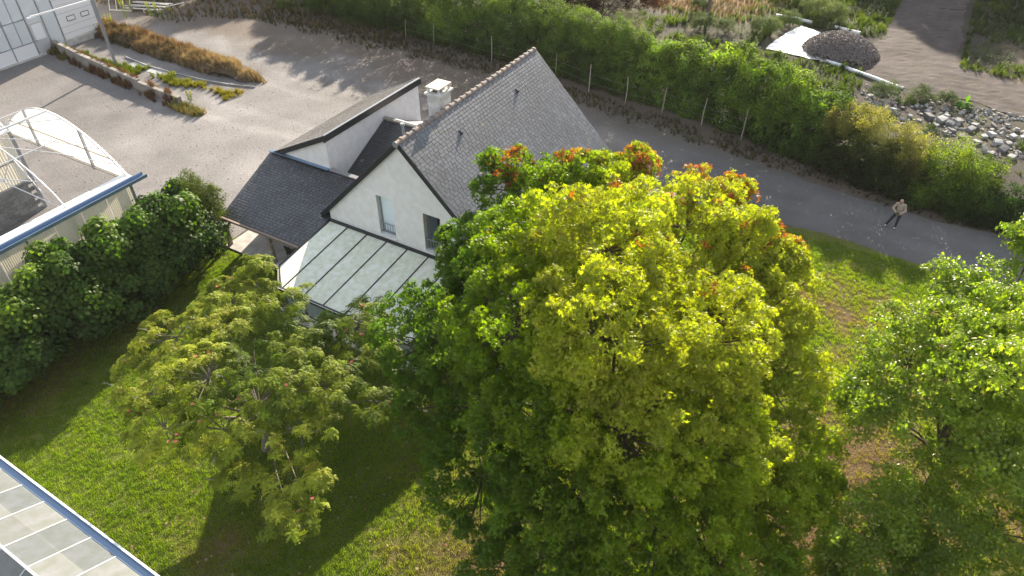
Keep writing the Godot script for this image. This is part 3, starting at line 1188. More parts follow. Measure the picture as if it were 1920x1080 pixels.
	g.tube([Vector3(-.6, .12, 0), Vector3(-.1, .17, .06), Vector3(.5, .1, -.02)], [.08, .15, .07], 8, true)
	build("roll", g, plain(lin(.02, .14, .15), .4), p)
	# the next span, of which one corner shows
	var u := thing("neighbouring_tunnel", "second sheeted tunnel span beyond the bare one, only its corner in view", "greenhouse")
	g = MB.new()
	for s in 14:
		var f0 := s / 14.0
		var f1 := (s + 1) / 14.0
		var off := Vector3(-9.5, 0, 0)
		var a := hoop_point(f0, gz) + off
		var e := hoop_point(f1, gz) + off
		g.quad(Vector3(a.x, 4.4, gz), Vector3(e.x, 4.4, gz), e, a, Vector3.BACK)
	build("gable_sheet", g, M.poly, u)
	g = MB.new()
	var pts := []
	var rad := []
	for s in 17:
		pts.append(hoop_point(s / 16.0, far) + Vector3(-9.5, 0, 0))
		rad.append(.05)
	g.tube(pts, rad, 6)
	build("hoop", g, M.pipe, u)
	g = MB.new()
	g.box(Vector3(-26.6, 2.2, far), Vector3(.1, 4.4, .1))
	g.box(Vector3(-22, 2.2, far), Vector3(.1, 4.4, .1))
	build("post", g, M.zinc, u)

# ------------------------------------------------------------------ glasshouse at the near corner
func glasshouse() -> void:
	var t := thing("glasshouse", "glass-roofed greenhouse with a blue steel gutter at the lawn edge", "greenhouse", Vector3(.75, 0, 16.13), deg_to_rad(-1.4))
	var gx0 := -9.0
	var gx1 := 11.5
	var b := MB.new()
	b.box(Vector3((gx0 + gx1) * .5, 2.93, -.02), Vector3(gx1 - gx0, .03, .2))
	b.box(Vector3((gx0 + gx1) * .5, 3.0, -.12), Vector3(gx1 - gx0, .13, .035))
	b.box(Vector3((gx0 + gx1) * .5, 2.98, .09), Vector3(gx1 - gx0, .1, .03))
	build("gutter", b, M.bluezinc, t)
	b = MB.new()
	b.box(Vector3((gx0 + gx1) * .5, 3.075, -.125), Vector3(gx1 - gx0, .02, .06))
	build("gutter_lip", b, M.white, t)
	var n := 18
	var step := 1.12
	for bay in 2:
		for side in 2:
			var z0 := bay * 3.3 + (.12 if side == 0 else 3.2)
			var z1 := bay * 3.3 + 1.66
			for k in n:
				var x := gx0 + .35 + k * step
				var bb := MB.new()
				bb.bar(Vector3(x, 3.04, z0), Vector3(x, 3.78, z1), .035, .04)
				build("glazing_bar", bb, M.alu, t)
				for row in 2:
					var f0 := row * .5
					var f1 := f0 + .51
					var lift := .012 * row
					var p := MB.new()
					var a := Vector3(x + .025, lerpf(3.05, 3.79, f0) + lift, lerpf(z0, z1, f0))
					var c := Vector3(x + .025, lerpf(3.05, 3.79, f1) + lift, lerpf(z0, z1, f1))
					var w := Vector3(step - .05, 0, 0)
					p.quad(a, a + w, c + w, c, Vector3.UP)
					build("pane", p, M.whitewash[rng.randi() % 3], t)
		b = MB.new()
		b.box(Vector3((gx0 + gx1) * .5, 3.82, bay * 3.3 + 1.66), Vector3(gx1 - gx0, .06, .07))
		build("ridge", b, M.alu, t)
		b = MB.new()
		b.box(Vector3((gx0 + gx1) * .5, 2.95, bay * 3.3 + 3.3), Vector3(gx1 - gx0, .08, .2))
		build("valley_gutter", b, M.bluezinc, t)
	for k in n:
		var x := gx0 + .35 + k * step
		b = MB.new()
		b.box(Vector3(x + step * .5, 1.6, .02), Vector3(step - .06, 2.5, .012))
		build("side_pane", b, M.milky, t)
		b = MB.new()
		b.box(Vector3(x, 1.45, .02), Vector3(.05, 2.9, .06))
		build("side_bar", b, M.alu, t)
	b = tinted(lin(.4, .39, .37))
	b.box(Vector3((gx0 + gx1) * .5, .17, .02), Vector3(gx1 - gx0, .34, .14))
	build("footing", b, M.concrete, t)
	b = tinted(lin(.45, .44, .42))
	b.box(Vector3((gx0 + gx1) * .5, .02, 3.4), Vector3(gx1 - gx0 - .2, .04, 6.6))
	build("floor", b, M.concrete, t)
	b = MB.new()
	b.box(Vector3((gx0 + gx1) * .5, 2.75, 1.6), Vector3(gx1 - gx0 - .3, .012, 2.9))
	build("shade_cloth", b, M.screen, t)

# ------------------------------------------------------------------ the big greenhouse front at the far corner
func big_greenhouse() -> void:
	var t := thing("packing_greenhouse", "tall white greenhouse front with glass panes, a door and a sectional gate", "greenhouse")
	var x := -37.5
	var z_in := -14.35
	var back := x - 16.0
	# bays between mullions, from the gate end towards the camera
	var m_at := [-14.1, -10.95, -9.85, -8.6, -6.85, -5.1, -3.35, -1.6, .15, 1.9, 3.65, 5.4, 7.15, 8.9]
	for z in m_at:
		var b := MB.new()
		b.box(Vector3(x, 2.75, z), Vector3(.1, 5.5, .09))
		build("mullion", b, M.zinc, t)
	for k in m_at.size() - 1:
		var za: float = m_at[k]
		var zb: float = m_at[k + 1]
		var w := zb - za - .1
		var c := (za + zb) * .5
		if k >= 3:
			var b := MB.new()
			b.box(Vector3(x + .02, .62, c), Vector3(.05, .96, w))
			build("low_panel", b, M.white, t)
			for y in [1.13, 2.85]:
				b = MB.new()
				b.box(Vector3(x + .02, y, c), Vector3(.08, .06, w))
				build("transom", b, M.zinc, t)
			b = MB.new()
			b.box(Vector3(x + .02, 3.3, c), Vector3(.04, 4.3, .04))
			build("glazing_bar", b, M.zinc, t)
			for s in [-1.0, 1.0]:
				for y in [[1.16, 2.82], [2.88, 5.4]]:
					b = MB.new()
					b.box(Vector3(x, (y[0] + y[1]) * .5, c + s * (w * .25 + .01)), Vector3(.012, y[1] - y[0], w * .5 - .03))
					build("pane", b, M.milky, t)
		elif k == 1:
			var b := MB.new()
			b.box(Vector3(x, 2.9, c), Vector3(.012, 5.2, w))
			build("pane", b, M.milky, t)
		elif k == 2:
			var d := MB.new()
			d.box(Vector3(x + .04, 1.3, c), Vector3(.05, 2.3, w - .02))
			var door := build("door", d, M.alu, t)
			d = MB.new()
			d.box(Vector3(x + .075, 1.75, c), Vector3(.015, 1.15, w - .35))
			build("door_panel", d, M.cloth, door)
			d = MB.new()
			d.box(Vector3(x + .1, 1.15, c + w * .38), Vector3(.04, .03, .12))
			build("handle", d, M.dark, door)
			d = MB.new()
			d.box(Vector3(x, 3.95, c), Vector3(.012, 2.9, w))
			build("pane", d, M.milky, t)
		else:
			var gate := MB.new()
			gate.box(Vector3(x + .02, 3.0, c), Vector3(.04, 4.9, w))
			var gt := build("sectional_gate", gate, M.white, t)
			for y in [.95, 1.45, 2.45, 2.95, 3.5]:
				var s := MB.new()
				s.box(Vector3(x + .045, y, c), Vector3(.012, .018, w))
				build("seam", s, M.reveal, gt)
			for s in [-.72, .5]:
				var q := MB.new()
				var rr := []
				for k2 in 13:
					var an := TAU * k2 / 12.0
					rr.append(Vector3(x + .05, 1.95 + clampf(sin(an) * .35, -.17, .17), c + s + clampf(cos(an) * .5, -.33, .33)))
				var rad := []
				for k2 in 13:
					rad.append(.028)
				q.tube(rr, rad, 5)
				build("gate_window", q, M.dark, gt)
				q = MB.new()
				q.box(Vector3(x + .048, 1.95, c + s), Vector3(.012, .32, .64))
				build("gate_pane", q, M.cloth, gt)
			var pl := tinted(lin(.3, .29, .27))
			pl.box(Vector3(x + .03, .24, c), Vector3(.3, .48, w + .3))
			build("plinth", pl, M.concrete, t)
	var f := tinted(lin(.35, .34, .32))
	f.box(Vector3(x, .07, 0), Vector3(.34, .14, 20))
	build("footing", f, M.concrete, t)
	f = MB.new()
	f.box(Vector3(x, 5.55, -2.6), Vector3(.2, .12, 23.6))
	build("gutter", f, M.bluezinc, t)
	f = MB.new()
	f.box(Vector3(x - 8, 2.7, z_in), Vector3(16, 5.4, .06))
	build("side_wall", f, M.poly, t)
	f = MB.new()
	f.quad(Vector3(x, 5.6, z_in), Vector3(x, 5.6, 9), Vector3(back, 8.5, 9), Vector3(back, 8.5, z_in), Vector3.UP)
	build("roof", f, M.poly, t)
	f = tinted(lin(.5, .49, .47))
	f.box(Vector3(x - 8, .03, -2.6), Vector3(15.7, .06, 23.2))
	build("floor", f, M.concrete, t)
	f = MB.new()
	f.box(Vector3(x - 5, 2.6, -2.6), Vector3(.05, 5.2, 23))
	build("inner_screen", f, M.cloth, t)
	# the mast with its arm
	var p := thing("mast", "grey steel mast on the low wall with a pale arm to the greenhouse", "pole", Vector3(-30.57, 0, -10.25))
	f = MB.new()
	f.bar(Vector3(0, 0, 0), Vector3(0, 5.3, 0), .17, .17, Vector3.BACK)
	build("shaft", f, M.zinc, p)
	f = MB.new()
	f.bar(Vector3(0, 4.95, 0), Vector3(-.6, 4.85, 4.3), .1, .1)
	build("arm", f, M.white, p)
	f = MB.new()
	f.box(Vector3(-.6, 4.8, 4.25), Vector3(.2, .06, .5))
	build("arm_end", f, M.white, p)
	f = MB.new()
	f.tube([Vector3(0, 5.2, 0), Vector3(-.4, 5.1, 2.0), Vector3(-.6, 4.95, 4.2)], [.012, .012, .012], 4)
	build("stay", f, M.zinc, p)

# ------------------------------------------------------------------ the person
func smin(a: float, b: float, k: float) -> float:
	var h := maxf(k - absf(a - b), 0.0) / k
	return minf(a, b) - h * h * k * .25

# one continuous surface round tapered bones [a, b, ra, rb], meshed as surface nets
func skin(bones: Array, cell: float, k: float) -> MB:
	var lo := Vector3.ONE * 1e6
	var hi := -lo
	for b in bones:
		var r: float = maxf(b[2], b[3]) + k + cell * 2.0
		lo = lo.min((b[0] as Vector3).min(b[1]) - Vector3.ONE * r)
		hi = hi.max((b[0] as Vector3).max(b[1]) + Vector3.ONE * r)
	var nx := int((hi.x - lo.x) / cell) + 2
	var ny := int((hi.y - lo.y) / cell) + 2
	var nz := int((hi.z - lo.z) / cell) + 2
	var f := PackedFloat32Array()
	f.resize(nx * ny * nz)
	f.fill(1.0)
	for b in bones:
		var a: Vector3 = b[0]
		var d: Vector3 = b[1] - a
		var r: float = maxf(b[2], b[3]) + k + cell * 2.0
		var p0 := ((a.min(b[1]) - Vector3.ONE * r - lo) / cell).floor()
		var p1 := ((a.max(b[1]) + Vector3.ONE * r - lo) / cell).ceil()
		var dd := maxf(d.length_squared(), 1e-9)
		for z in range(maxi(0, int(p0.z)), mini(nz, int(p1.z) + 1)):
			for y in range(maxi(0, int(p0.y)), mini(ny, int(p1.y) + 1)):
				for x in range(maxi(0, int(p0.x)), mini(nx, int(p1.x) + 1)):
					var p := lo + Vector3(x, y, z) * cell
					var t := clampf((p - a).dot(d) / dd, 0.0, 1.0)
					var s := p.distance_to(a + d * t) - lerpf(b[2], b[3], t)
					var at := (z * ny + y) * nx + x
					f[at] = smin(f[at], s, k)
	var m := MB.new()
	var ids := {}
	var step := [1, nx, nx * ny]
	for z in nz - 1:
		for y in ny - 1:
			for x in nx - 1:
				var o := (z * ny + y) * nx + x
				var inside := 0
				for q in 8:
					if f[o + (q & 1) + ((q >> 1) & 1) * nx + (q >> 2) * nx * ny] < 0.0:
						inside += 1
				if inside == 0 or inside == 8:
					continue
				var sum := Vector3.ZERO
				var cnt := 0
				for ax in 3:
					for q in 4:
						var off := [0, 0, 0]
						off[(ax + 1) % 3] = q & 1
						off[(ax + 2) % 3] = q >> 1
						var i0: int = o + off[0] + off[1] * nx + off[2] * nx * ny
						var f0 := f[i0]
						var f1 := f[i0 + step[ax]]
						if (f0 < 0.0) != (f1 < 0.0):
							var p := Vector3(off[0], off[1], off[2])
							p[ax] = f0 / (f0 - f1)
							sum += p
							cnt += 1
				ids[o] = m.v.size()
				m.v.append(lo + (Vector3(x, y, z) + sum / cnt) * cell)
				m.n.append(Vector3(f[o + 1] - f[o], f[o + nx] - f[o], f[o + nx * ny] - f[o]).normalized())
	for o in ids:
		for ax in 3:
			var f0 := f[o]
			var f1 := f[o + step[ax]]
			if (f0 < 0.0) == (f1 < 0.0):
				continue
			var u: int = step[(ax + 1) % 3]
			var w: int = step[(ax + 2) % 3]
			if not (ids.has(o - u) and ids.has(o - w) and ids.has(o - u - w)):
				continue
			var A: int = ids[o]
			var B: int = ids[o - u]
			var C: int = ids[o - u - w]
			var D: int = ids[o - w]
			var nn: Vector3 = m.n[A] + m.n[C]
			if (m.v[C] - m.v[A]).cross(m.v[B] - m.v[A]).dot(nn) >= 0.0:
				m.i.append_array([A, B, C, A, C, D])
			else:
				m.i.append_array([A, C, B, A, D, C])
	return m

func grown(bones: Array, by: float) -> Array:
	var out := []
	for b in bones:
		out.append([b[0], b[1], b[2] + by, b[3] + by])
	return out

func hand(wrist: Vector3, fwd: Vector3, side: Vector3, up: Vector3) -> Array:
	# palm, four fingers closing over the front, thumb from the side of the palm
	var out := []
	var p0 := wrist
	var p1 := wrist + fwd * .085
	for s in [-.026, -.009, .009, .026]:
		out.append([p0 + side * s * .7, p1 + side * s, .016, .014])
	for q in 4:
		var s: float = [-.03, -.011, .01, .029][q]
		var l: float = [.03, .037, .034, .026][q]
		var a := p1 + side * s
		var b := a + fwd * l - up * .008
		var c := b + fwd * l * .35 - up * l * .75
		var d := c - fwd * l * .6 - up * l * .3
		out.append([a, b, .0095, .009])
		out.append([b, c, .009, .0085])
		out.append([c, d, .0085, .007])
	var t0 := wrist + fwd * .03 - side * .03
	var t1 := t0 - side * .022 + fwd * .03 + up * .006
	out.append([t0, t1, .012, .011])
	out.append([t1, t1 + fwd * .03 + side * .012 + up * .004, .0105, .008])
	return out

func person() -> void:
	var t := thing("person", "person in beige jumper and dark trousers on the lane, looking down at a controller", "person", Vector3(23.2, 0, -16.7), deg_to_rad(-6))
	var hl := Vector3(-.03, .92, 0)
	var hr := Vector3(.16, .92, 0)
	var kl := Vector3(-.17, .5, .06)
	var kr := Vector3(.15, .5, .07)
	var al := Vector3(-.3, .09, -.02)
	var ar := Vector3(.15, .09, -.02)
	var sl := Vector3(-.15, 1.42, 0)
	var sr := Vector3(.2, 1.42, 0)
	var el := Vector3(-.27, 1.15, .05)
	var er := Vector3(.32, 1.15, .05)
	var wl := Vector3(-.09, 1.07, .25)
	var wr := Vector3(.15, 1.07, .25)
	var legs := [[hl, kl, .082, .056], [kl, al, .056, .04], [hr, kr, .082, .056], [kr, ar, .056, .04], [Vector3(0, .95, 0), Vector3(.13, .95, 0), .115, .115]]
	var trunk := [[Vector3(.065, .95, 0), Vector3(.045, 1.2, .0), .125, .13], [Vector3(.045, 1.2, 0), Vector3(.03, 1.38, .01), .135, .12], [sl, sr, .062, .062]]
	var arms := [[sl, el, .052, .043], [el, wl, .043, .03], [sr, er, .052, .043], [er, wr, .043, .03]]
	var hc := Vector3(-.005, 1.635, .075)
	var head := [[Vector3(.02, 1.43, .02), Vector3(.0, 1.55, .05), .055, .052], [hc + Vector3(0, .035, -.02), hc + Vector3(0, .01, .02), .082, .078], [hc + Vector3(0, -.045, .045), hc + Vector3(0, -.075, .05), .05, .038],
		[hc + Vector3(0, .0, .09), hc + Vector3(0, -.03, .103), .012, .014], [hc + Vector3(-.08, -.01, .0), hc + Vector3(-.085, -.035, .0), .014, .011], [hc + Vector3(.08, -.01, 0), hc + Vector3(.085, -.035, 0), .014, .011]]
	var hands := hand(wl, Vector3(.5, -.05, .85).normalized(), Vector3(-.85, 0, .5).normalized(), Vector3.UP) + hand(wr, Vector3(-.5, -.05, .85).normalized(), Vector3(-.85, 0, -.5).normalized(), Vector3.UP)
	var flesh := plain(lin(.43, .25, .19), .55)
	var body := skin(legs + trunk + arms + head, .014, .03)
	var hm := skin(hands, .004, .006)
	var s0 := body.v.size()
	body.v.append_array(hm.v)
	body.n.append_array(hm.n)
	for q in hm.i:
		body.i.append(q + s0)
	build("body", body, flesh, t)
	var jumper := grown(trunk, .022) + grown(arms, .02) + [[Vector3(-.0, .96, 0), Vector3(.13, .96, 0), .145, .145]]
	build("jumper", skin(jumper, .016, .035), plain(lin(.4, .325, .26), .9), t)
	build("trousers", skin(grown(legs, .016), .016, .03), plain(lin(.028, .034, .05), .85), t)
	for a in [al, ar]:
		var sh := skin([[a + Vector3(0, -.04, -.05), a + Vector3(-.02, -.05, .13), .043, .036], [a + Vector3(0, .0, 0), a + Vector3(0, -.03, 0), .045, .045]], .012, .02)
		var shoe := build("shoe", sh, plain(lin(.55, .55, .56), .6), t)
		var sole := MB.new()
		sole.box(a + Vector3(-.01, -.078, .045), Vector3(.095, .024, .27))
		build("sole", sole, M.black, shoe)
	var beard := skin([[hc + Vector3(-.045, -.06, .045), hc + Vector3(0, -.085, .075), .024, .026], [hc + Vector3(.045, -.06, .045), hc + Vector3(0, -.085, .075), .024, .026]], .008, .02)
	build("beard", beard, plain(lin(.06, .04, .03), .9), t)
	for s in [-1.0, 1.0]:
		var e := MB.new()
		e.box(hc + Vector3(s * .032, .008, .088), Vector3(.026, .011, .012))
		build("eye", e, M.black, t)
	var mo := MB.new()
	mo.box(hc + Vector3(0, -.058, .093), Vector3(.04, .008, .012))
	build("mouth", mo, plain(lin(.25, .1, .09), .6), t)
	var c := thing("remote_controller", "dark remote controller held in both hands by the standing person", "controller", Vector3(23.2, 0, -16.7), deg_to_rad(-6))
	var b := MB.new()
	b.box(Vector3(.03, 1.07, .355), Vector3(.17, .03, .1))
	build("case", b, M.dark, c)
	b = MB.new()
	b.box(Vector3(.03, 1.09, .37), Vector3(.1, .008, .06))
	build("screen", b, M.black, c)
	for s in [-1.0, 1.0]:
		b = MB.new()
		b.tube([Vector3(.03 + s * .065, 1.085, .345), Vector3(.03 + s * .065, 1.11, .345)], [.005, .007], 6, true)
		build("stick", b, M.dark, c)

# ------------------------------------------------------------------ yard
func block_stone(seed_: int) -> ArrayMesh:
	rng.seed = seed_
	var b := MB.new()
	var p := []
	for k in 8:
		p.append(Vector3((k & 1) - .5, ((k >> 1) & 1) - .5, (k >> 2) - .5) * Vector3(rnd(.75, 1.1), rnd(.7, 1.0), rnd(.75, 1.1)) + rdir() * .06)
	for q in [[0, 1, 3, 2, Vector3.FORWARD], [4, 5, 7, 6, Vector3.BACK], [0, 2, 6, 4, Vector3.LEFT], [1, 3, 7, 5, Vector3.RIGHT], [2, 3, 7, 6, Vector3.UP], [0, 1, 5, 4, Vector3.DOWN]]:
		var mid: Vector3 = (p[q[0]] + p[q[1]] + p[q[2]] + p[q[3]]) * .25 + q[4] * .05
		for k in 4:
			b.face(p[q[k]], p[q[(k + 1) % 4]], mid, q[4])
	return b.mesh()

func yard() -> void:
	# ramp wall by the gate
	var t := thing("ramp_wall", "low weathered concrete wall overgrown with dry weeds beside the gravel", "wall")
	var line := [Vector3(-37.3, 0, -9.9), Vector3(-33.5, 0, -9.35), Vector3(-29.9, 0, -8.95), Vector3(-25.5, 0, -8.45), Vector3(-20.9, 0, -8.1)]
	for k in 4:
		var b := tinted(lin(.1, .088, .074) * rnd(.8, 1.15))
		var h0: float = [.85, .8, .75, .62][k]
		b.bar(line[k] + Vector3.UP * h0 * .5, line[k + 1] + Vector3.UP * h0 * .5, .28, h0)
		build("wall_section", b, M.concrete, t)
	# kerb of the ramp
	t = thing("ramp_kerb", "curved line of dark kerbstones across the ramp to the gravel", "kerb")
	var kp := [Vector3(-31.5, 0, -11.75), Vector3(-28.5, 0, -11.45), Vector3(-25.5, 0, -11.5), Vector3(-22.6, 0, -11.75), Vector3(-20.2, 0, -12.2), Vector3(-17.9, 0, -13.0)]
	var curve := Curve3D.new()
	for p in kp:
		curve.add_point(p)
	var L := curve.get_baked_length()
	for k in int(L):
		var b := tinted(lin(.13, .125, .125) * rnd(.8, 1.1))
		var a := curve.sample_baked(k + .02)
		var e := curve.sample_baked(k + .985)
		b.bar(a + Vector3.UP * .05, e + Vector3.UP * .05, .1, .11)
		build("kerbstone", b, M.concrete, t)
	var s := tinted(lin(.17, .19, .2))
	s.box(Vector3(-28.0, .014, -11.15), Vector3(4.2, .012, .8), Basis(Vector3.UP, .03))
	setting(build("concrete_strip", s, M.concrete))
	# stack of boards and posts behind the weeds
	t = thing("board_stack", "stack of pale weathered boards lying behind the weeds by the greenhouse", "boards", Vector3(-39.2, 0, -20.3), .35)
	for k in 7:
		var b := tinted(lin(.3, .3, .29) * rnd(.7, 1.2))
		b.box(Vector3(rnd(-.2, .2), .3 + (k % 3) * .07, -.8 + k * .28), Vector3(3.6, .06, .16), Basis(Vector3.UP, rnd(-.12, .12)))
		build("board", b, M.wood, t)
	for k in 3:
		var b := tinted(lin(.2, .18, .16))
		b.box(Vector3(-1.3 + k * 1.3, .14, 0), Vector3(.12, .26, 2.2))
		build("bearer", b, M.wood, t)
	t = thing("loose_board", "single pale board leaning on the board stack end", "board", Vector3(-37.6, .1, -20.7), .9)
	var lb := tinted(lin(.42, .42, .42))
	lb.box(Vector3(0, .25, 0), Vector3(3.2, .05, .16), Basis(Vector3.BACK, .12))
	build("plank", lb, M.wood, t)
	t = thing("window_crate", "old dark window frame leaning beside the greenhouse corner", "window frame", Vector3(-41.2, 0, -18.6), .4)
	for k in 4:
		var b := tinted(lin(.25, .27, .27))
		b.bar(Vector3(-1 + k * .66, 0, 0), Vector3(-1 + k * .66, 1.3, -.5), .07, .07)
		build("bar", b, M.wood, t)
	for k in 2:
		var b := tinted(lin(.3, .32, .32))
		b.bar(Vector3(-1.05, .05 + k * 1.2, -k * .48), Vector3(1.05, .05 + k * 1.2, -k * .48), .08, .08)
		build("rail", b, M.wood, t)
	# fence posts at the hedge foot
	var fp := [[-15.2, -26.0, 1.5, "far end of the hedge, first of the row from the yard"], [-12.4, -26.0, 1.7, "second of the row from the yard end of the hedge"], [-6.6, -25.35, 1.9, "behind the ridge, just past the chimney"], [-.99, -25.1, 1.75, "behind the roof tip"], [2.25, -24.0, 2.0, "just beyond the roof verge"],
		[5.2, -23.6, 1.9, "second beyond the roof verge along the hedge"], [7.9, -23.5, 1.8, "third beyond the roof verge along the hedge"], [10.8, -23.0, 1.9, "before the dry patch under the bright laurel"], [13.6, -22.3, 2.05, "tall and leaning at the laurel end, last of the row"]]
	for q in fp:
		t = thing("fence_post", "weathered wooden fence post " + str(q[3]), "post", Vector3(q[0], 0, q[1]), rnd(-.3, .3), "fence posts along the hedge foot")
		var b := tinted(lin(.11, .095, .075) * rnd(.8, 1.1))
		b.tube([Vector3(0, -.05, 0), Vector3(rnd(-.02, .06), q[2] * .5, 0), Vector3(rnd(.0, .1), q[2], 0)], [.038, .034, .03], 7, true)
		build("shaft", b, M.wood, t)
	for k in 2:
		var w := MB.new()
		for n in fp.size() - 1:
			w.tube([Vector3(fp[n][0] + .03, .7 + k * .6, fp[n][1] + .03), Vector3(fp[n + 1][0] + .03, .7 + k * .6, fp[n + 1][1] + .03)], [.004, .004], 3)
		tag(build("fence_wire", w, M.zinc), ["lower wire strung between the hedge fence posts", "upper wire strung between the hedge fence posts"][k], "wire")

# ------------------------------------------------------------------ the field beyond the hedge
func field() -> void:
	var tarp := sheet("ground_sheet", ragged([[10.9, -38.2], [11.2, -40.2], [11.6, -42.6], [12.3, -45.0], [14.5, -43.6], [17.6, -43.6], [18.6, -42.2], [18.0, -41.0], [16.5, -38.2], [15.5, -37.6], [13.6, -38.0]], .12), .03, .3,
		func(_p): return Color(1, 1, 1), M.cloth, func(p): return .09 + .13 * wob.get_noise_2d(p.x * 14.0 + p.y * 4.0, p.y * 45.0) + .05 * wob.get_noise_2d(p.x * 60.0, p.y * 60.0))
	tarp.remove_meta("kind")
	tag(tarp, "crumpled white plastic sheet spread beside the dark gravel heap", "plastic sheet")
	var strip := thing("plastic_strip", "long white strip of folded plastic along the edge of the dirt track", "plastic strip")
	var sp := [Vector3(15.6, .1, -37.9), Vector3(16.8, .14, -37.4), Vector3(18.0, .1, -36.9), Vector3(19.2, .15, -36.35), Vector3(20.3, .1, -35.8), Vector3(21.4, .06, -35.6)]
	var b := MB.new()
	var rad := []
	for p in sp:
		rad.append(rnd(.09, .17))
	b.tube(sp, rad, 6, true)
	build("fold", b, M.cloth, strip)
	for q in [[[Vector3(9.8, .15, -46.1), Vector3(11.4, .17, -46.1), Vector3(12.9, .14, -45.9)], "white pipe lying in weeds, the longer one behind the plastic sheet"], [[Vector3(14.8, .15, -45.7), Vector3(16.9, .15, -45.2)], "short white pipe end showing from weeds above the gravel heap"]]:
		var pt := thing("white_pipe", q[1], "pipe")
		b = MB.new()
		var rr := []
		for p in q[0]:
			rr.append(.16)
		b.tube(q[0], rr, 9, true)
		build("tube", b, M.white, pt)
	var heap := sheet("gravel_heap", ragged([[13.4, -40.4], [14.4, -38.4], [16.2, -37.7], [18.0, -38.4], [19.0, -40.2], [18.4, -42.4], [16.4, -43.4], [14.4, -42.6]], .2), .012, .22,
		func(_p): return Color(.12, .105, .105), M.gravel, func(p):
			var r := Vector2((p.x - 16.2) / 2.9, (p.y + 40.5) / 2.9).length()
			return 1.45 * pow(clampf(1.0 - r * r, 0, 1), .8) + .05 * wob.get_noise_2d(p.x * 60.0, p.y * 60.0))
	heap.remove_meta("kind")
	tag(heap, "dark heap of loose gravel beside the white plastic sheet", "gravel heap")
	rng.seed = 77
	var stone := block_stone(4)
	var xf := []
	var cols := []
	for k in 3500:
		var a := rnd(0, TAU)
		var r := sqrt(rng.randf()) * 1.02
		var p := Vector3(16.2 + cos(a) * r * 2.9, 0, -40.5 + sin(a) * r * 2.9)
		p.y = 1.45 * pow(clampf(1.0 - r * r, 0, 1), .8) + .02
		xf.append(Transform3D(Basis(rdir(), rnd(0, TAU)).scaled(Vector3.ONE * rnd(.04, .1)), p))
		var g := rnd(.07, .24)
		cols.append(Color(g * 1.02, g * .87, g * .82))
	many("heap_gravel", stone, M.stone, xf, cols)
	# rubble: big pale blocks one by one, the small stuff together
	var where := [[23.5, -31.5, .6], [24.3, -31.4, .62], [24.8, -31.0, .5], [25.2, -31.7, .55], [26.2, -31.6, .6], [26.0, -30.9, .45], [27.2, -30.8, .5], [26.8, -30.3, .42], [28.4, -31.1, .5], [29.1, -31.3, .6], [27.6, -29.8, .5], [27.9, -28.9, .5], [28.4, -28.1, .5], [27.3, -28.0, .4], [29.4, -29.6, .55],
		[21.3, -31.5, .4], [21.8, -32.2, .3], [22.4, -31.0, .35], [23.0, -30.6, .4], [24.0, -30.5, .4], [25.0, -30.1, .45], [25.6, -29.6, .4], [26.4, -29.2, .42], [26.9, -28.6, .38], [24.5, -32.3, .35], [25.8, -32.4, .3], [27.3, -32.2, .35], [28.2, -29.9, .42], [29.6, -28.6, .5], [30.3, -30.1, .5], [30.6, -31.6, .45], [29.8, -32.4, .4], [28.6, -32.4, .35], [23.3, -32.4, .3], [22.6, -32.9, .28], [21.2, -33.3, .3], [20.3, -33.6, .3], [19.6, -33.0, .32], [30.9, -28.9, .45], [31.5, -30.6, .5]]
	var sm := [block_stone(21), block_stone(22), block_stone(23)]
	var first := ["large pale stone block nearest the golden hedge, at the rubble edge", "large pale squared stone block beside the first one in the rubble", "pale upright stone in the middle of the rubble row"]
	for k in where.size():
		var w: Array = where[k]
		var st: MeshInstance3D = put("rubble_stone", sm[k % 3], plain(lin(.3, .31, .32) * rnd(.65, 1.15), .85), self, Transform3D(Basis(Vector3.UP, rnd(0, TAU)).rotated(rdir(), rnd(0, .35)).scaled_local(Vector3(w[2] * rnd(.8, 1.25), w[2] * rnd(.45, .7), w[2] * rnd(.6, .9))), Vector3(w[0], w[2] * .2, w[1])))
		if k < 3:
			tag(st, first[k], "stone")
		else:
			var row: String = "hedge-side" if w[1] > -30.2 else ("middle" if w[1] > -32.0 else "track-side")
			var rank := 0
			for w2 in where:
				var row2: String = "hedge-side" if w2[1] > -30.2 else ("middle" if w2[1] > -32.0 else "track-side")
				if row2 == row and w2[0] < w[0]:
					rank += 1
			var nth: String = ["first", "second", "third", "fourth", "fifth", "sixth", "seventh", "eighth", "ninth", "tenth", "eleventh", "twelfth", "thirteenth", "fourteenth", "fifteenth", "sixteenth", "seventeenth", "eighteenth", "nineteenth", "twentieth"][mini(rank, 19)]
			var size: String = "large" if w[2] > .5 else ("middling" if w[2] > .36 else "small")
			tag(st, "%s pale stone, %s from the plastic strip end along the %s row of rubble" % [size, nth, row], "stone", "pale rubble stones")
	xf = []
	cols = []
	for k in 1900:
		var p := Vector2(rnd(19, 36), rnd(-35, -25.5))
		if p.y > -26.5 + wob.get_noise_2d(p.x * 10.0, 3) * 2.0 or p.y + 35.2 < (27.0 - p.x) * -.05:
			continue
		if p.x < 22.0 and p.y > -31.0:
			continue
		if wob.get_noise_2d(p.x * 12.0, p.y * 12.0) < -.15:
			continue
		var sz := rnd(.05, .2) * (1.0 if rng.randf() < .8 else 1.3)
		xf.append(Transform3D(Basis(rdir(), rnd(0, TAU)).scaled(Vector3.ONE * sz), Vector3(p.x, sz * .15, p.y)))
		var g := rnd(.18, .42)
		cols.append(Color(g, g * .97, g * .93))
	many("rubble", stone, M.stone, xf, cols)
	# the large-leaved plant on the rubble
	var pl := thing("large_leaf_plant", "broad-leaved plant with one upright leaf standing on the rubble", "plant", Vector3(25.4, 0, -34.2))
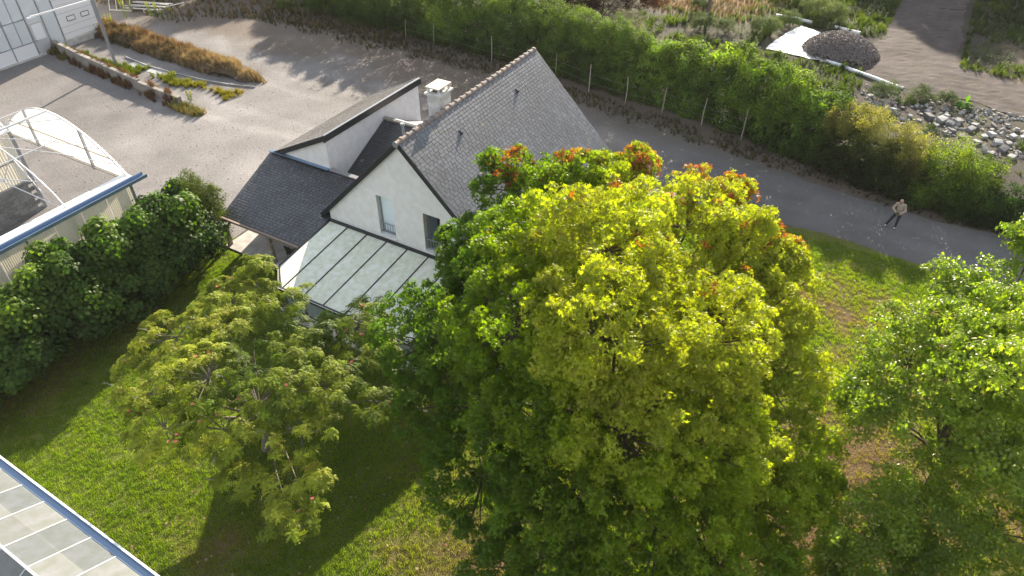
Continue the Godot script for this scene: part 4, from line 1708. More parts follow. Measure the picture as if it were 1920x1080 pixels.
	for k in 15:
		var a := k * 2.4
		b = MB.new()
		b.colored = true
		b.col = Color(.1, .2, .06) * rnd(.8, 1.25)
		var h := rnd(.15, .5)
		leaf_oval(b, Vector3(sin(a) * .2, h, cos(a) * .2), aim(Vector3.UP + Vector3(sin(a), 0, cos(a)) * .5, a), rnd(.5, .8), rnd(.14, .22))
		build("leaf", b, LM.hedge, pl)
	b = MB.new()
	b.colored = true
	b.col = Color(.12, .26, .06)
	leaf_oval(b, Vector3(0, .4, 0), Basis(Vector3.RIGHT, -1.4), .8, .14)
	build("leaf", b, LM.hedge, pl)

# ------------------------------------------------------------------ plants
func wn(p: Vector3, f: float, o := 0.0) -> float:
	return wide.get_noise_3d(p.x * f + o, p.y * f, p.z * f)

func trees() -> void:
	# sweetgum before the house, turning yellow and red at the top, sunlit side painted yellower
	rng.seed = 501
	var t := thing("sweetgum_tree", "big round tree before the house, its crown turning yellow and red on top", "tree")
	var lobes := [[10.7, 6.8, 3.9, 1.15], [11.4, 6.4, 4.6, 1.1], [10.8, 8.2, 1.5, 1.15], [12.8, 8.9, 1.5, .85], [13.8, 9.1, 1.4, .85], [13.4, 8.0, 2.2, 1.2], [14.5, 9.1, -.2, .62], [17.2, 9.4, 2.4, 1.5], [18.6, 8.3, 1.2, 1.15], [17.7, 8.8, -.9, .42], [19.8, 8.2, 1.2, .6], [16.1, 10.4, 6.0, 1.65], [14.0, 9.4, 5.8, 1.4], [19.9, 7.4, 2.7, 1.35], [20.7, 6.0, 3.6, 1.42], [21.2, 4.5, 4.8, 1.57], [21.7, 3.5, 6.3, 1.6],
		[18.8, 8.5, 6.1, 1.8], [17.3, 9.9, 8.5, 1.7], [14.5, 8.5, 8.0, 1.7], [11.3, 6.0, 7.3, 1.65], [13.0, 5.5, 8.7, 1.7], [14.4, 4.0, 9.6, 1.69], [16.1, 7.0, 9.3, 1.77], [18.2, 7.9, 9.3, 1.75], [19.6, 6.5, 7.5, 1.9], [17.3, 5.0, 10.2, 1.9], [19.6, 5.0, 9.3, 2.0], [16.8, 3.2, 10.9, 1.7], [21.2, 3.2, 8.4, 1.8], [22.4, 3.4, 4.9, .95],
		[15.2, 7.4, 3.2, 1.7], [17.2, 6.6, 3.4, 1.6], [12.6, 7.6, 4.6, 1.5]]
	var reds := [Vector3(14.5, 9.4, -.3), Vector3(17.7, 9.0, -1.0), Vector3(10.6, 8.8, 1.2), Vector3(20.0, 8.8, .2), Vector3(12.8, 10.0, .6), Vector3(16.9, 10.6, .9)]
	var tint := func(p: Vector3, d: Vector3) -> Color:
		var h := (p.y - 4.2) / 6.2 + (p.x - 16.0) * .1 - (p.z - 5.0) * .03 + wn(p, 7.0) * .5 + rnd(-.12, .12) + d.y * .06  # yellower upwards and to the right: autumn tint plus painted sunlight
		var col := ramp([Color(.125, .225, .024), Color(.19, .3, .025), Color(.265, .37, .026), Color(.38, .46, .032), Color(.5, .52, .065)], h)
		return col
	var tip := func(tone: Color, p: Vector3, out: float) -> Color:
		var red := .0
		for r in reds:
			red = maxf(red, .85 - p.distance_to(r) / 1.25)
		red = maxf(red, smoothstep(.12, .4, wn(p, 60.0, 40.0)) * clampf((p.y - 8.6) / 2.2, 0, 1) * smoothstep(8.5, 3.0, p.z) * .42)
		if rng.randf() > red * 1.1 * clampf(out + .55, 0, 1):
			return tone
		return [Color(.55, .2, .08), Color(.56, .34, .1), Color(.5, .13, .08)][rng.randi() % 3]
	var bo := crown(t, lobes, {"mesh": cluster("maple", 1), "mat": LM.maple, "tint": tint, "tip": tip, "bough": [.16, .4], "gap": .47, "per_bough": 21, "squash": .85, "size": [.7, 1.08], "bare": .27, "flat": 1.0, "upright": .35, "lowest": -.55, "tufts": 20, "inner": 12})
	limbs(t, Vector3(16.6, 0, 5.4), lobes, bo, .24, Vector3(16.5, 3.2, 5.3), Color(.13, .1, .08), 5)

	# silk tree with flat feathery tiers
	rng.seed = 502
	t = thing("silk_tree", "low spreading silk tree with flat feathery tiers and small pink blossoms", "tree")
	lobes = [[2.5, 4.15, 7.8, 1.3], [1.75, 3.85, 9.9, 1.15], [3.6, 4.35, 9.2, 1.0], [6.2, 4.3, 8.4, 1.15], [4.6, 4.6, 7.2, .9], [7.2, 4.1, 6.5, 1.15], [8.5, 3.9, 7.2, .9], [2.8, 3.5, 12.1, 1.05], [4.8, 4.4, 11.0, 1.35], [7.2, 4.6, 10.3, 1.3], [8.5, 4.3, 9.3, 1.0], [9.9, 3.7, 8.7, .75], [10.6, 3.5, 8.1, .4], [4.4, 3.35, 12.8, 1.15], [6.4, 3.75, 12.0, 1.3], [8.5, 3.9, 10.9, .95], [9.4, 3.1, 12.1, .75], [9.7, 2.85, 12.9, .8], [7.7, 3.0, 13.0, .6], [1.2, 3.3, 11.3, .6], [2.3, 4.75, 6.4, .45]]
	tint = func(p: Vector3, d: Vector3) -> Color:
		return ramp([Color(.085, .15, .02), Color(.155, .235, .025), Color(.32, .39, .035), Color(.52, .55, .07)], .5 + wn(p, 9.0) * .7 + d.y * .25 + rnd(-.1, .1))  # paler on upper sides, sunlit tops painted into the leaf colour
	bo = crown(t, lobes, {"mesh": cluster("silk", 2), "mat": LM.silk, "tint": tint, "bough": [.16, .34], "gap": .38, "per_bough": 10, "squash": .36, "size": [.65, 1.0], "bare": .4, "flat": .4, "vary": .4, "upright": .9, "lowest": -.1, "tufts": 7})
	limbs(t, Vector3(5.3, 0, 10.2), lobes, bo, .15, Vector3(5.4, 1.9, 10.1), Color(.24, .21, .17), 2)
	var twig := tinted(Color(.36, .33, .28))
	for k in 34:
		var w: Array = bo[rng.randi() % bo.size()]
		var a: Vector3 = w[0]
		var e: Vector3 = a + Vector3(w[1].x, .35, w[1].z).normalized() * rnd(.35, .8)
		twig.tube([a - w[1] * .3, a.lerp(e, .5) + rdir() * .06, e], [.014, .01, .004], 4)
		for q in 2:
			var m := a.lerp(e, rnd(.3, .8))
			twig.tube([m, m + (rdir() + Vector3.UP * .4) * rnd(.12, .25)], [.007, .003], 3)
	build("bare_twigs", twig, M.bark, t).set_meta("kind", "stuff")
	var puff := MB.new()
	puff.colored = true
	puff.col = Color.WHITE
	rng.seed = 31
	for k in 30:
		var d := rdir()
		d.y = absf(d.y)
		var s := d.cross(rdir()).normalized() * .014
		puff.tri(d * .055 - s * .7, Vector3.ZERO, d * .055 + s * .7)
	var pm := puff.mesh()
	var pink := leafy(Color(.9, .5, .5), .7)
	pink.albedo_color = lin(.8, .36, .36)
	var pink2 := leafy(Color(.9, .6, .55), .7)
	pink2.albedo_color = lin(.8, .42, .36)
	for k in 40:
		var w: Array = bo[rng.randi() % bo.size()]
		var p: Vector3 = w[0]
		if p.x < 6.0 and rng.randf() < .45:
			continue
		put("blossom", pm, pink if rng.randf() < .7 else pink2, t, Transform3D(aim(Vector3.UP + rdir() * .3, rnd(0, TAU)), p + Vector3(rnd(-.12, .12), rnd(.12, .2), rnd(-.12, .12))))

	# oak at the lawn's right edge and a second, lower one before it
	rng.seed = 503
	t = thing("oak_tree", "tall oak with glinting leaves at the lawn edge beyond the sweetgum", "tree")
	lobes = [[25.4, 7.2, .0, 1.5], [24.1, 6.3, 1.3, 1.4], [23.6, 5.4, 2.7, .95], [25.1, 6.0, 2.6, 1.55], [26.0, 7.8, 2.4, 1.5], [26.1, 7.8, -.3, 1.25], [24.5, 7.7, -.7, .75], [26.2, 9.0, -2.2, .6], [26.7, 6.6, 4.0, 1.2], [27.6, 6.6, 1.2, 1.6], [27.8, 7.6, -1.3, 1.3], [28.6, 5.2, 2.6, 1.5], [28.8, 6.2, -.3, 1.4], [26.8, 5.2, -1.6, 1.4], [27.0, 8.9, 1.0, 1.2], [23.0, 4.9, 2.1, .35]]
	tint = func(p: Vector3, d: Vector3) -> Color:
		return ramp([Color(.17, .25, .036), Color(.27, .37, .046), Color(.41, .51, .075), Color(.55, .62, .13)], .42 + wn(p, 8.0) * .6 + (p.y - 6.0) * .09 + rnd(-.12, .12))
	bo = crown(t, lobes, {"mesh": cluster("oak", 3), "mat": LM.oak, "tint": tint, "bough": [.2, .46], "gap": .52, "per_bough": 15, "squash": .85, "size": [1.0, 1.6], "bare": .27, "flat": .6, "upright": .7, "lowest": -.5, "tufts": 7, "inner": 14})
	limbs(t, Vector3(26.3, 0, 1.2), lobes, bo, .19, Vector3(26.2, 2.9, 1.2), Color(.12, .1, .085), 4)
	rng.seed = 504
	t = thing("young_oak", "lower bushy oak standing before the taller glinting oak", "tree")
	lobes = [[24.7, 3.7, 5.6, 1.2], [25.9, 4.3, 4.8, 1.4], [27.1, 4.8, 4.9, 1.45], [23.95, 2.9, 5.9, .75], [25.6, 3.3, 6.3, 1.35], [27.0, 3.6, 6.6, 1.5], [24.7, 2.3, 6.9, .9], [26.0, 2.4, 8.0, 1.3]]
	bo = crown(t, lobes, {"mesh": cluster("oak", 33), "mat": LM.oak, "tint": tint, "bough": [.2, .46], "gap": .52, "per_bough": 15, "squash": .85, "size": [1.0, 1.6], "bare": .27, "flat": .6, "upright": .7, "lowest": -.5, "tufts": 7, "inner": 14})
	limbs(t, Vector3(25.7, 0, 5.9), lobes, bo, .13, Vector3(25.7, 1.6, 5.8), Color(.12, .1, .085), 4)

	# hazels in a row along the bare tunnel
	var hz := [["dark green hazel at the near end of the row, cut by the picture edge", 15.3, 1.9], ["wide dark hazel, second from the near end of the row", 12.5, 2.0], ["hazel with shoots painted sunlit halfway along the tunnel wall", 9.6, 1.95], ["hazel with upright shoots painted sunlit yellow-green before the corrugated wall", 6.9, 2.0], ["dark hazel next to the light shrub at the row end", 4.3, 1.9]]
	var hm := cluster("hazel", 4)
	for k in hz.size():
		rng.seed = 510 + k
		t = thing("hazel_shrub", hz[k][0], "shrub", Vector3.ZERO, 0.0, "hazels along the tunnel wall")
		var z: float = hz[k][1]
		var R: float = hz[k][2]
		lobes = []
		lobes.append([-6.0, 1.9, z, R * .72])
		for q in 7:
			var a := q * TAU / 7.0 + rnd(-.2, .2)
			lobes.append([-5.85 + sin(a) * R * .52, rnd(1.4, 2.3), z + cos(a) * R * .58, R * rnd(.42, .52)])
		for q in 8:
			var a := rnd(0, TAU)
			var rr := rnd(0, .75) * R
			lobes.append([-5.9 + sin(a) * rr * .8, rnd(2.7, 3.4), z + cos(a) * rr, rnd(.35, .55)])
		for q in 12:
			var a := rnd(0, TAU)
			var rr := rnd(.1, .85) * R
			var sx := -5.9 + sin(a) * rr * .8
			var sz := z + cos(a) * rr
			var top := rnd(3.3, 4.15)
			for st in 3:
				lobes.append([sx + st * .04, top - st * .3, sz, rnd(.09, .14) + st * .03])
		var bright := .0 if k in [0, 1, 4] else .16  # sunlit shoots painted in: upper leaves paler, some shrubs brighter overall
		tint = func(p: Vector3, d: Vector3) -> Color:
			return ramp([Color(.045, .085, .022), Color(.07, .135, .028), Color(.14, .24, .036), Color(.32, .44, .06)], .3 + bright + wn(p, 10.0) * .5 + (p.y - 2.6) * .18 + rnd(-.15, .15))
		bo = crown(t, lobes, {"called": "foliage", "mesh": hm, "mat": LM.hazel, "tint": tint, "bough": [.2, .42], "gap": .44, "per_bough": 11, "squash": .95, "size": [1.15, 1.75], "bare": .14, "flat": .9, "upright": .5, "lowest": -.75})
		var st := tinted(Color(.1, .085, .065))
		for q in 12:
			var a := rnd(0, TAU)
			var e := Vector3(-6.05 + sin(a) * R * .6, rnd(3.0, 4.2), z + cos(a) * R * .6)
			var s0 := Vector3(-6.0 + sin(a) * .3, -.05, z + cos(a) * .3)
			st.tube([s0, s0.lerp(e, .5) + Vector3.UP * .3, e], [.045, .03, .01], 5)
		build("stems", st, M.bark, t).set_meta("kind", "stuff")
	rng.seed = 520
	t = thing("light_shrub", "light yellow-green fine-leaved shrub at the end of the hazel row by the gravel", "shrub")
	lobes = [[-6.4, 2.1, 2.6, 1.2], [-6.0, 2.5, 2.2, .8], [-7.0, 2.5, 2.3, .8], [-6.5, 3.1, 2.7, .65], [-6.1, 3.2, 2.4, .45], [-6.7, 3.4, 2.2, .4], [-5.6, 1.5, 2.6, .7], [-6.7, 1.2, 2.1, .95], [-6.3, 3.6, 2.7, .25]]
	tint = func(p: Vector3, d: Vector3) -> Color:
		return ramp([Color(.05, .08, .018), Color(.1, .14, .028), Color(.16, .2, .045)], .45 + wn(p, 10.0) * .6 + (p.y - 2.4) * .14)
	crown(t, lobes, {"called": "foliage", "mesh": cluster("fine", 5), "mat": LM.hedge, "tint": tint, "bough": [.22, .38], "gap": .4, "per_bough": 14, "squash": 1.0, "size": [.9, 1.3], "bare": .08, "flat": 1.0, "upright": 1.0, "lowest": -.8})
	var st2 := tinted(Color(.12, .1, .08))
	for q in 9:
		var a := q * .7
		st2.tube([Vector3(-6.0, 0, 2.0), Vector3(-6.0 + sin(a) * .5, 1.5, 2.0 + cos(a) * .4), Vector3(-6.0 + sin(a) * .8, 3.2, 2.1 + cos(a) * .5)], [.035, .025, .008], 5)
	build("stems", st2, M.bark, t).set_meta("kind", "stuff")

	# beyond the hedge
	rng.seed = 530
	t = thing("purple_plum_tree", "dark purple-leaved plum tree behind the hedge, redder towards one side", "tree")
	lobes = [[-2.4, 3.4, -31.6, 1.5], [-.4, 3.2, -32.8, 1.6], [-4.6, 3.8, -32.2, 1.5], [1.4, 3.0, -35.4, 1.1], [-1.6, 4.6, -34.4, 1.7], [-3.8, 5.2, -34.8, 1.6], [2.0, 2.6, -36.6, .7], [.4, 4.8, -36.6, 1.4]]
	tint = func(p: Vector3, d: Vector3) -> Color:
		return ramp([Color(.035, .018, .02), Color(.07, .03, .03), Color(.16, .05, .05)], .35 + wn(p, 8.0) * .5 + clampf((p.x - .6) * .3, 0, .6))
	var fm := cluster("fine", 6)
	bo = crown(t, lobes, {"mesh": fm, "mat": LM.hedge, "tint": tint, "bough": [.4, .7], "gap": .75, "per_bough": 26, "squash": .85, "size": [1.2, 1.7], "bare": .1})
	limbs(t, Vector3(-1.5, 0, -34), lobes, bo, .14, Vector3(-1.5, 1.6, -34), Color(.08, .07, .06), 4)
	rng.seed = 531
	t = thing("silver_shrub", "silvery pale-leaved shrub standing above the hedge", "shrub")
	lobes = [[2.9, 2.6, -28.9, 1.0], [3.9, 2.6, -28.4, .7], [1.9, 2.8, -29.2, .8], [3.2, 3.5, -29.0, .6], [4.7, 2.2, -28.2, .4], [2.3, 3.6, -29.2, .4]]
	tint = func(p: Vector3, d: Vector3) -> Color:
		return ramp([Color(.14, .16, .12), Color(.32, .32, .26), Color(.5, .48, .4)], .45 + wn(p, 10.0) * .4 + (p.x - 2.8) * .2)
	bo = crown(t, lobes, {"called": "foliage", "mesh": fm, "mat": LM.dry, "tint": tint, "bough": [.28, .42], "gap": .5, "per_bough": 13, "squash": 1.0, "size": [1.0, 1.4], "bare": .1, "upright": .9})
	limbs(t, Vector3(2.8, 0, -28.9), lobes, bo, .07, Vector3(2.8, 1.1, -28.9), Color(.1, .09, .07), 3)
	# bushes in the field
	var bushes := [["green bush beside the white plastic sheet, its lit side pale", 10.0, -41.6, 1.1, .5], ["low green bush at the plastic sheet corner", 11.3, -44.6, .8, .5], ["pale green bush behind the long white pipe", 12.5, -48.2, 1.3, .8], ["broad pale bush between the two white pipes", 14.2, -47.0, 1.1, .75], ["yellowish bush in the dark soil beyond the hedge", 5.2, -39.8, 1.0, .6],
		["small green bush in the shade beyond the hedge", 6.9, -40.2, .8, .3], ["dark bush under the tree beside the golden grass", 3.4, -44.4, .9, .25], ["grey green bush above the pipes at the field edge", 10.2, -50.5, 1.4, .55], ["green clump between the rubble and the dirt track", 22.7, -34.2, .6, .35], ["round green clump at the rubble edge near the plastic strip", 20.3, -33.4, .75, .5], ["small clump beside the broad-leaved plant", 24.2, -34.6, .55, .4]]
	for k in bushes.size():
		var q: Array = bushes[k]
		rng.seed = 540 + k
		t = thing("field_bush", q[0], "bush", Vector3(q[1], 0, q[2]), 0.0, "bushes in the field")
		var R: float = q[3]
		var pal: float = q[4]
		lobes = [[0, R * .45, 0, R * .7]]
		for n in 6:
			var a := n * 1.05 + rnd(-.3, .3)
			lobes.append([sin(a) * R * .6, R * rnd(.3, .9), cos(a) * R * .6, R * rnd(.3, .5)])
		tint = func(p: Vector3, d: Vector3) -> Color:
			return ramp([Color(.06, .1, .04), Color(.12, .18, .065), Color(.27, .31, .15)], pal + wn(p + Vector3(k * 9, 0, 0), 14.0) * .5 + rnd(-.1, .1))
		crown(t, lobes, {"called": "foliage", "mesh": fm, "mat": LM.hedge, "tint": tint, "bough": [.22, .4], "gap": .48, "per_bough": 13, "squash": .9, "size": [1.0, 1.5], "bare": .1, "upright": .9})
	# bare trunk in the golden grass
	rng.seed = 560
	t = thing("field_tree", "slender tree whose trunk rises from the golden grass beyond the hedge", "tree")
	lobes = [[4.2, 7.0, -48.2, 1.6], [5.2, 7.6, -49.8, 1.6], [3.2, 7.4, -50.2, 1.5], [4.3, 8.6, -49.2, 1.6]]
	tint = func(p: Vector3, d: Vector3) -> Color:
		return ramp([Color(.04, .07, .02), Color(.08, .13, .03)], .5 + wn(p, 8.0))
	bo = crown(t, lobes, {"mesh": fm, "mat": LM.hedge, "tint": tint, "bough": [.4, .7], "gap": .85, "per_bough": 18, "squash": .9, "size": [1.3, 1.8]})
	limbs(t, Vector3(4.6, 0, -43.0), lobes, bo, .15, Vector3(4.2, 5.0, -47.0), Color(.16, .12, .09), 4)

	var back := [[-45, -35, 3.4, "unseen tree added for shade beyond the yard behind the greenhouse"], [-37, -37, 3.6, "unseen tree added for shade beyond the yard, second from the greenhouse"], [-29, -38, 3.3, "unseen tree added for shade beyond the yard, third from the greenhouse"], [15, -74, 5.2, "unseen tall tree shading the far field, first of its row"], [22, -76, 5.6, "unseen tall tree shading the far field beyond the dirt track"], [30, -75, 5.4, "unseen tall tree shading the far field past the track"], [38, -73, 5.2, "unseen tall tree shading the far field, last of its row"]]
	for k in back.size():  # trees out of view, added to shade the yard and the field
		var q: Array = back[k]
		rng.seed = 570 + k
		t = thing("unseen_shade_tree", q[3], "tree", Vector3(q[0], 0, q[1]), 0.0, "trees beyond the picture")
		var R: float = q[3 - 1]
		lobes = [[0, R * 1.2, 0, R * .8]]
		for n in 6:
			var a := n * 1.05
			lobes.append([sin(a) * R * .6, R * rnd(.8, 1.9), cos(a) * R * .6, R * rnd(.45, .6)])
		tint = func(p: Vector3, d: Vector3) -> Color: return ramp([Color(.03, .06, .02), Color(.07, .12, .03)], .5 + wn(p, 8.0))
		bo = crown(t, lobes, {"mesh": fm, "mat": LM.hedge, "tint": tint, "bough": [.6, .9], "gap": 1.0, "per_bough": 30, "squash": .9, "size": [2.0, 3.0], "bare": .1})
		limbs(t, Vector3.ZERO, lobes, bo, .25, Vector3(0, R * .6, 0), Color(.12, .1, .08), 8)

func hedges() -> void:  # thuja, laurel, privet: sunlit tops painted in as paler leaf tints
	rng.seed = 601
	var fine := cluster("fine", 7)
	var laurel := cluster("laurel", 8)
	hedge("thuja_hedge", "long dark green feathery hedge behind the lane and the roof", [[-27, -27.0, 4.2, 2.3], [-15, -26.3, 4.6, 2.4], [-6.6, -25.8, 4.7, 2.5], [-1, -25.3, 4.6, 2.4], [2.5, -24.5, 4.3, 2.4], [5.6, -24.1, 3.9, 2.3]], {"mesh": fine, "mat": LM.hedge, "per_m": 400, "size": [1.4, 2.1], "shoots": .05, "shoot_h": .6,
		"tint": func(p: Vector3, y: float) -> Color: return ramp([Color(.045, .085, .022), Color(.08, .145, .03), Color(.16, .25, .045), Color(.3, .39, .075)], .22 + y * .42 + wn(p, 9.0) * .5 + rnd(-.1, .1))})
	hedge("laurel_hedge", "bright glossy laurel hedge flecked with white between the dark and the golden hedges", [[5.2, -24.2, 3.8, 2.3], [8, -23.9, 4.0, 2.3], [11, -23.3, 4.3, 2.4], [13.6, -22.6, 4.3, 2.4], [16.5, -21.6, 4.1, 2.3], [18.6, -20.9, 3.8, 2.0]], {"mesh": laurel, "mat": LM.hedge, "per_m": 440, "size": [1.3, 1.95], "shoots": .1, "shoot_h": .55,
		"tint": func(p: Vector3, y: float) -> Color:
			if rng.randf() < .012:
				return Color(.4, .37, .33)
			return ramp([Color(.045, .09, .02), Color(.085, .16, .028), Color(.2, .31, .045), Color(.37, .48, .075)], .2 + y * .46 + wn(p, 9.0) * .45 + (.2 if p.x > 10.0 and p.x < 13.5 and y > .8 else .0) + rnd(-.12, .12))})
	hedge("golden_hedge", "clipped hedge with a golden flowering top beside the rubble", [[18.0, -20.8, 3.3, 2.3], [20.0, -20.2, 3.6, 2.4], [22.0, -19.7, 3.5, 2.4], [23.6, -19.4, 3.2, 2.3]], {"mesh": fine, "mat": LM.hedge, "per_m": 480, "size": [1.2, 1.8], "shoots": .08, "shoot_h": .3,
		"tint": func(p: Vector3, y: float) -> Color: return ramp([Color(.035, .06, .02), Color(.07, .11, .028), Color(.26, .27, .07), Color(.52, .46, .17), Color(.56, .5, .2)], .08 + pow(clampf(y, 0, 1.2), 3.0) * .72 + wn(p, 10.0) * .25 + rnd(-.08, .08))})
	hedge("privet_hedge", "yellow-green privet hedge with tall loose shoots at the lane end", [[23.3, -19.5, 2.9, 2.3], [25.2, -19.1, 3.0, 2.4], [27.2, -18.9, 2.6, 2.2]], {"mesh": fine, "mat": LM.hedge, "per_m": 440, "size": [1.3, 1.8], "shoots": .3, "shoot_h": .8,
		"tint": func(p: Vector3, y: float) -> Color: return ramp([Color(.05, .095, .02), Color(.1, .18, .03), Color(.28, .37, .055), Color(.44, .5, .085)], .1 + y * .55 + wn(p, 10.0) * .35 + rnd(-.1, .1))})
	hedge("low_dark_hedge", "low dark clipped hedge beside the lane behind the standing person", [[26.9, -18.9, 1.9, 2.0], [30, -18.7, 1.8, 2.2], [36, -18.3, 1.8, 2.2]], {"mesh": fine, "mat": LM.hedge, "per_m": 480, "size": [1.0, 1.4], "shoots": .02, "shoot_h": .2,
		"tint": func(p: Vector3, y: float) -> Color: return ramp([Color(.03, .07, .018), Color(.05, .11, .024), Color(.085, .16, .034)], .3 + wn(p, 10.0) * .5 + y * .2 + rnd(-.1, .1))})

func dryness(p: Vector2) -> float:
	var d := smoothstep(9.0, 15.0, p.x) * .45 + smoothstep(19.0, 22.0, p.x) * .3 - smoothstep(-7.0, -11.0, p.y) * .35
	d += wide.get_noise_2d(p.x * 8.0, p.y * 8.0) * .9 + wide.get_noise_2d(p.x * 30.0, p.y * 30.0) * .45
	d -= smoothstep(8.0, 2.0, p.x) * .15
	return clampf(d, 0.0, 1.0)

func ground() -> void:
	var base := MB.new()
	base.colored = true
	base.col = Color(.15, .125, .1)
	base.quad(Vector3(-400, -.004, -400), Vector3(400, -.004, -400), Vector3(400, -.004, 400), Vector3(-400, -.004, 400), Vector3.UP)
	setting(build("ground", base, M.earth))
	sheet("field", ragged([[-60, -26.5], [-6, -26.5], [8, -25], [19, -22], [30, -20.5], [70, -20], [70, -100], [-60, -100]], .3), .0, .6, func(p: Vector2) -> Color:
		var n := wide.get_noise_2d(p.x * 5.0, p.y * 5.0) + .5 * wide.get_noise_2d(p.x * 20.0, p.y * 20.0)
		var c := Color(.07, .058, .05).lerp(Color(.07, .09, .035), clampf(n * 1.4 + .3, 0, 1))
		var gold := smoothstep(7.0, 2.5, Vector2((p.x - 3.0) * .8, p.y + 48.0).length()) 
		c = c.lerp(Color(.34, .25, .15), clampf(gold + n * .4, 0, 1))
		var dr := smoothstep(3.0, .8, Vector2((p.x - 29.0) * .8, (p.y + 45.0) * .3).length())
		return c.lerp(Color(.33, .255, .17) * (1.0 + .6 * wide.get_noise_2d(p.x * 40.0, p.y * 18.0)), dr * clampf(.7 + n, 0, 1)), M.earth)
	sheet("dirt_track", ragged([[18.7, -57], [18.5, -90], [26, -90], [24, -60], [24.1, -50.2], [24.4, -45.1], [25.2, -42.6], [27, -41], [32, -40], [50, -39.5], [50, -33.5], [33, -34.0], [29, -34.6], [26.4, -35.4], [23.8, -35.6], [21.3, -35.6], [19.0, -36.6], [16.5, -37.4], [17.6, -39.8], [18.3, -44.1], [18.5, -50]], .45), .006, .4, func(p: Vector2) -> Color:
		var n := wide.get_noise_2d(p.x * 9.0, p.y * 9.0) * .5 + wide.get_noise_2d(p.x * 40.0, p.y * 14.0) * .5
		return Color(.118, .098, .096) * (1.0 + n * .75), M.earth, func(p): return .02 + .05 * wob.get_noise_2d(p.x * 16.0, p.y * 45.0) + .04 * wob.get_noise_2d(p.x * 70.0, p.y * 70.0))
	sheet("gravel_yard", ragged([[-60, -19], [-44, -19.5], [-38, -21.5], [-30, -22.5], [-22, -24], [-12, -23.4], [-5, -22.2], [3.2, -22], [3.2, -1.2], [-5.7, -1.2], [-5.9, 1.3], [-7.8, 1.3], [-7.8, 30], [-60, 30]], .35), .004, .4, func(p: Vector2) -> Color:
		var n := wide.get_noise_2d(p.x * 3.0, p.y * 3.0) * .6 + wide.get_noise_2d(p.x * 14.0, p.y * 14.0) * .4
		var c := Color(.195, .187, .188) * (1.0 + n * .85)
		# wheel tracks sweeping from the gate to the lane
		var r := Vector2(p.x + 16.0, (p.y + 30.0)).length() + wob.get_noise_2d(p.x * 6.0, p.y * 6.0) * .5
		for q in [15.0, 16.7, 20.5, 22.2]:
			c = c * (1.0 + .24 * exp(-pow((r - q) / .38, 2.0)))
		var litter := smoothstep(-16.5, -21.5, p.y + n * 4.0 - smoothstep(-20.0, -5.0, p.x) * 3.0) + smoothstep(.2, .5, wide.get_noise_2d(p.x * 9.0 + 60.0, p.y * 9.0)) * .5 * smoothstep(-13.0, -18.0, p.y)
		litter += smoothstep(-31.0, -37.0, p.x) * smoothstep(.0, .5, n + .2) * .6
		return c.lerp(Color(.12, .09, .065), clampf(litter * .8, 0, .85)), M.gravel)
	sheet("lane", ragged([[2.4, -22.2], [7.5, -21.9], [14.6, -20.1], [21, -18.9], [28.8, -18.5], [60, -17.5], [60, -12], [28.9, -13.3], [25.7, -13.8], [18.5, -14.1], [14, -13.8], [9.6, -13.2], [9.4, -11.0], [2.4, -11.0]], .22), .008, .4, func(p: Vector2) -> Color:
		var n := wide.get_noise_2d(p.x * 4.0, p.y * 7.0) * .6 + wide.get_noise_2d(p.x * 18.0, p.y * 18.0) * .4
		var c := Color(.2, .186, .186).lerp(Color(.155, .15, .15), smoothstep(2.5, 9.0, p.x)) * (1.0 + n * .6)
		var mid := lerpf(-17.4, -16.2, (p.x - 8.0) / 20.0)
		for s in [-1.0, 1.0]:
			c = c * (1.0 + .12 * exp(-pow((p.y - mid - s * .8) / .35, 2.0)))
		return c.lerp(Color(.1, .085, .06), clampf(smoothstep(1.5, 3.2, absf(p.y - mid)) * .55 + n * .15, 0, .7)), M.lane)
	sheet("lawn", ragged([[-7.75, 1.25], [-5.85, 1.25], [-5.75, -1], [0, -1], [0, -8], [9.3, -8], [9.45, -13.1], [14, -13.9], [18.5, -14.2], [25.7, -13.9], [29, -13.4], [60, -12.2], [60, 34], [-7.75, 34]], .22), .012, .4, func(p: Vector2) -> Color:
		var d := dryness(p)
		var c := Color(.18, .22, .05).lerp(Color(.21, .145, .085), d)
		return c * (1.0 + .3 * wide.get_noise_2d(p.x * 30.0, p.y * 30.0)), M.turf)

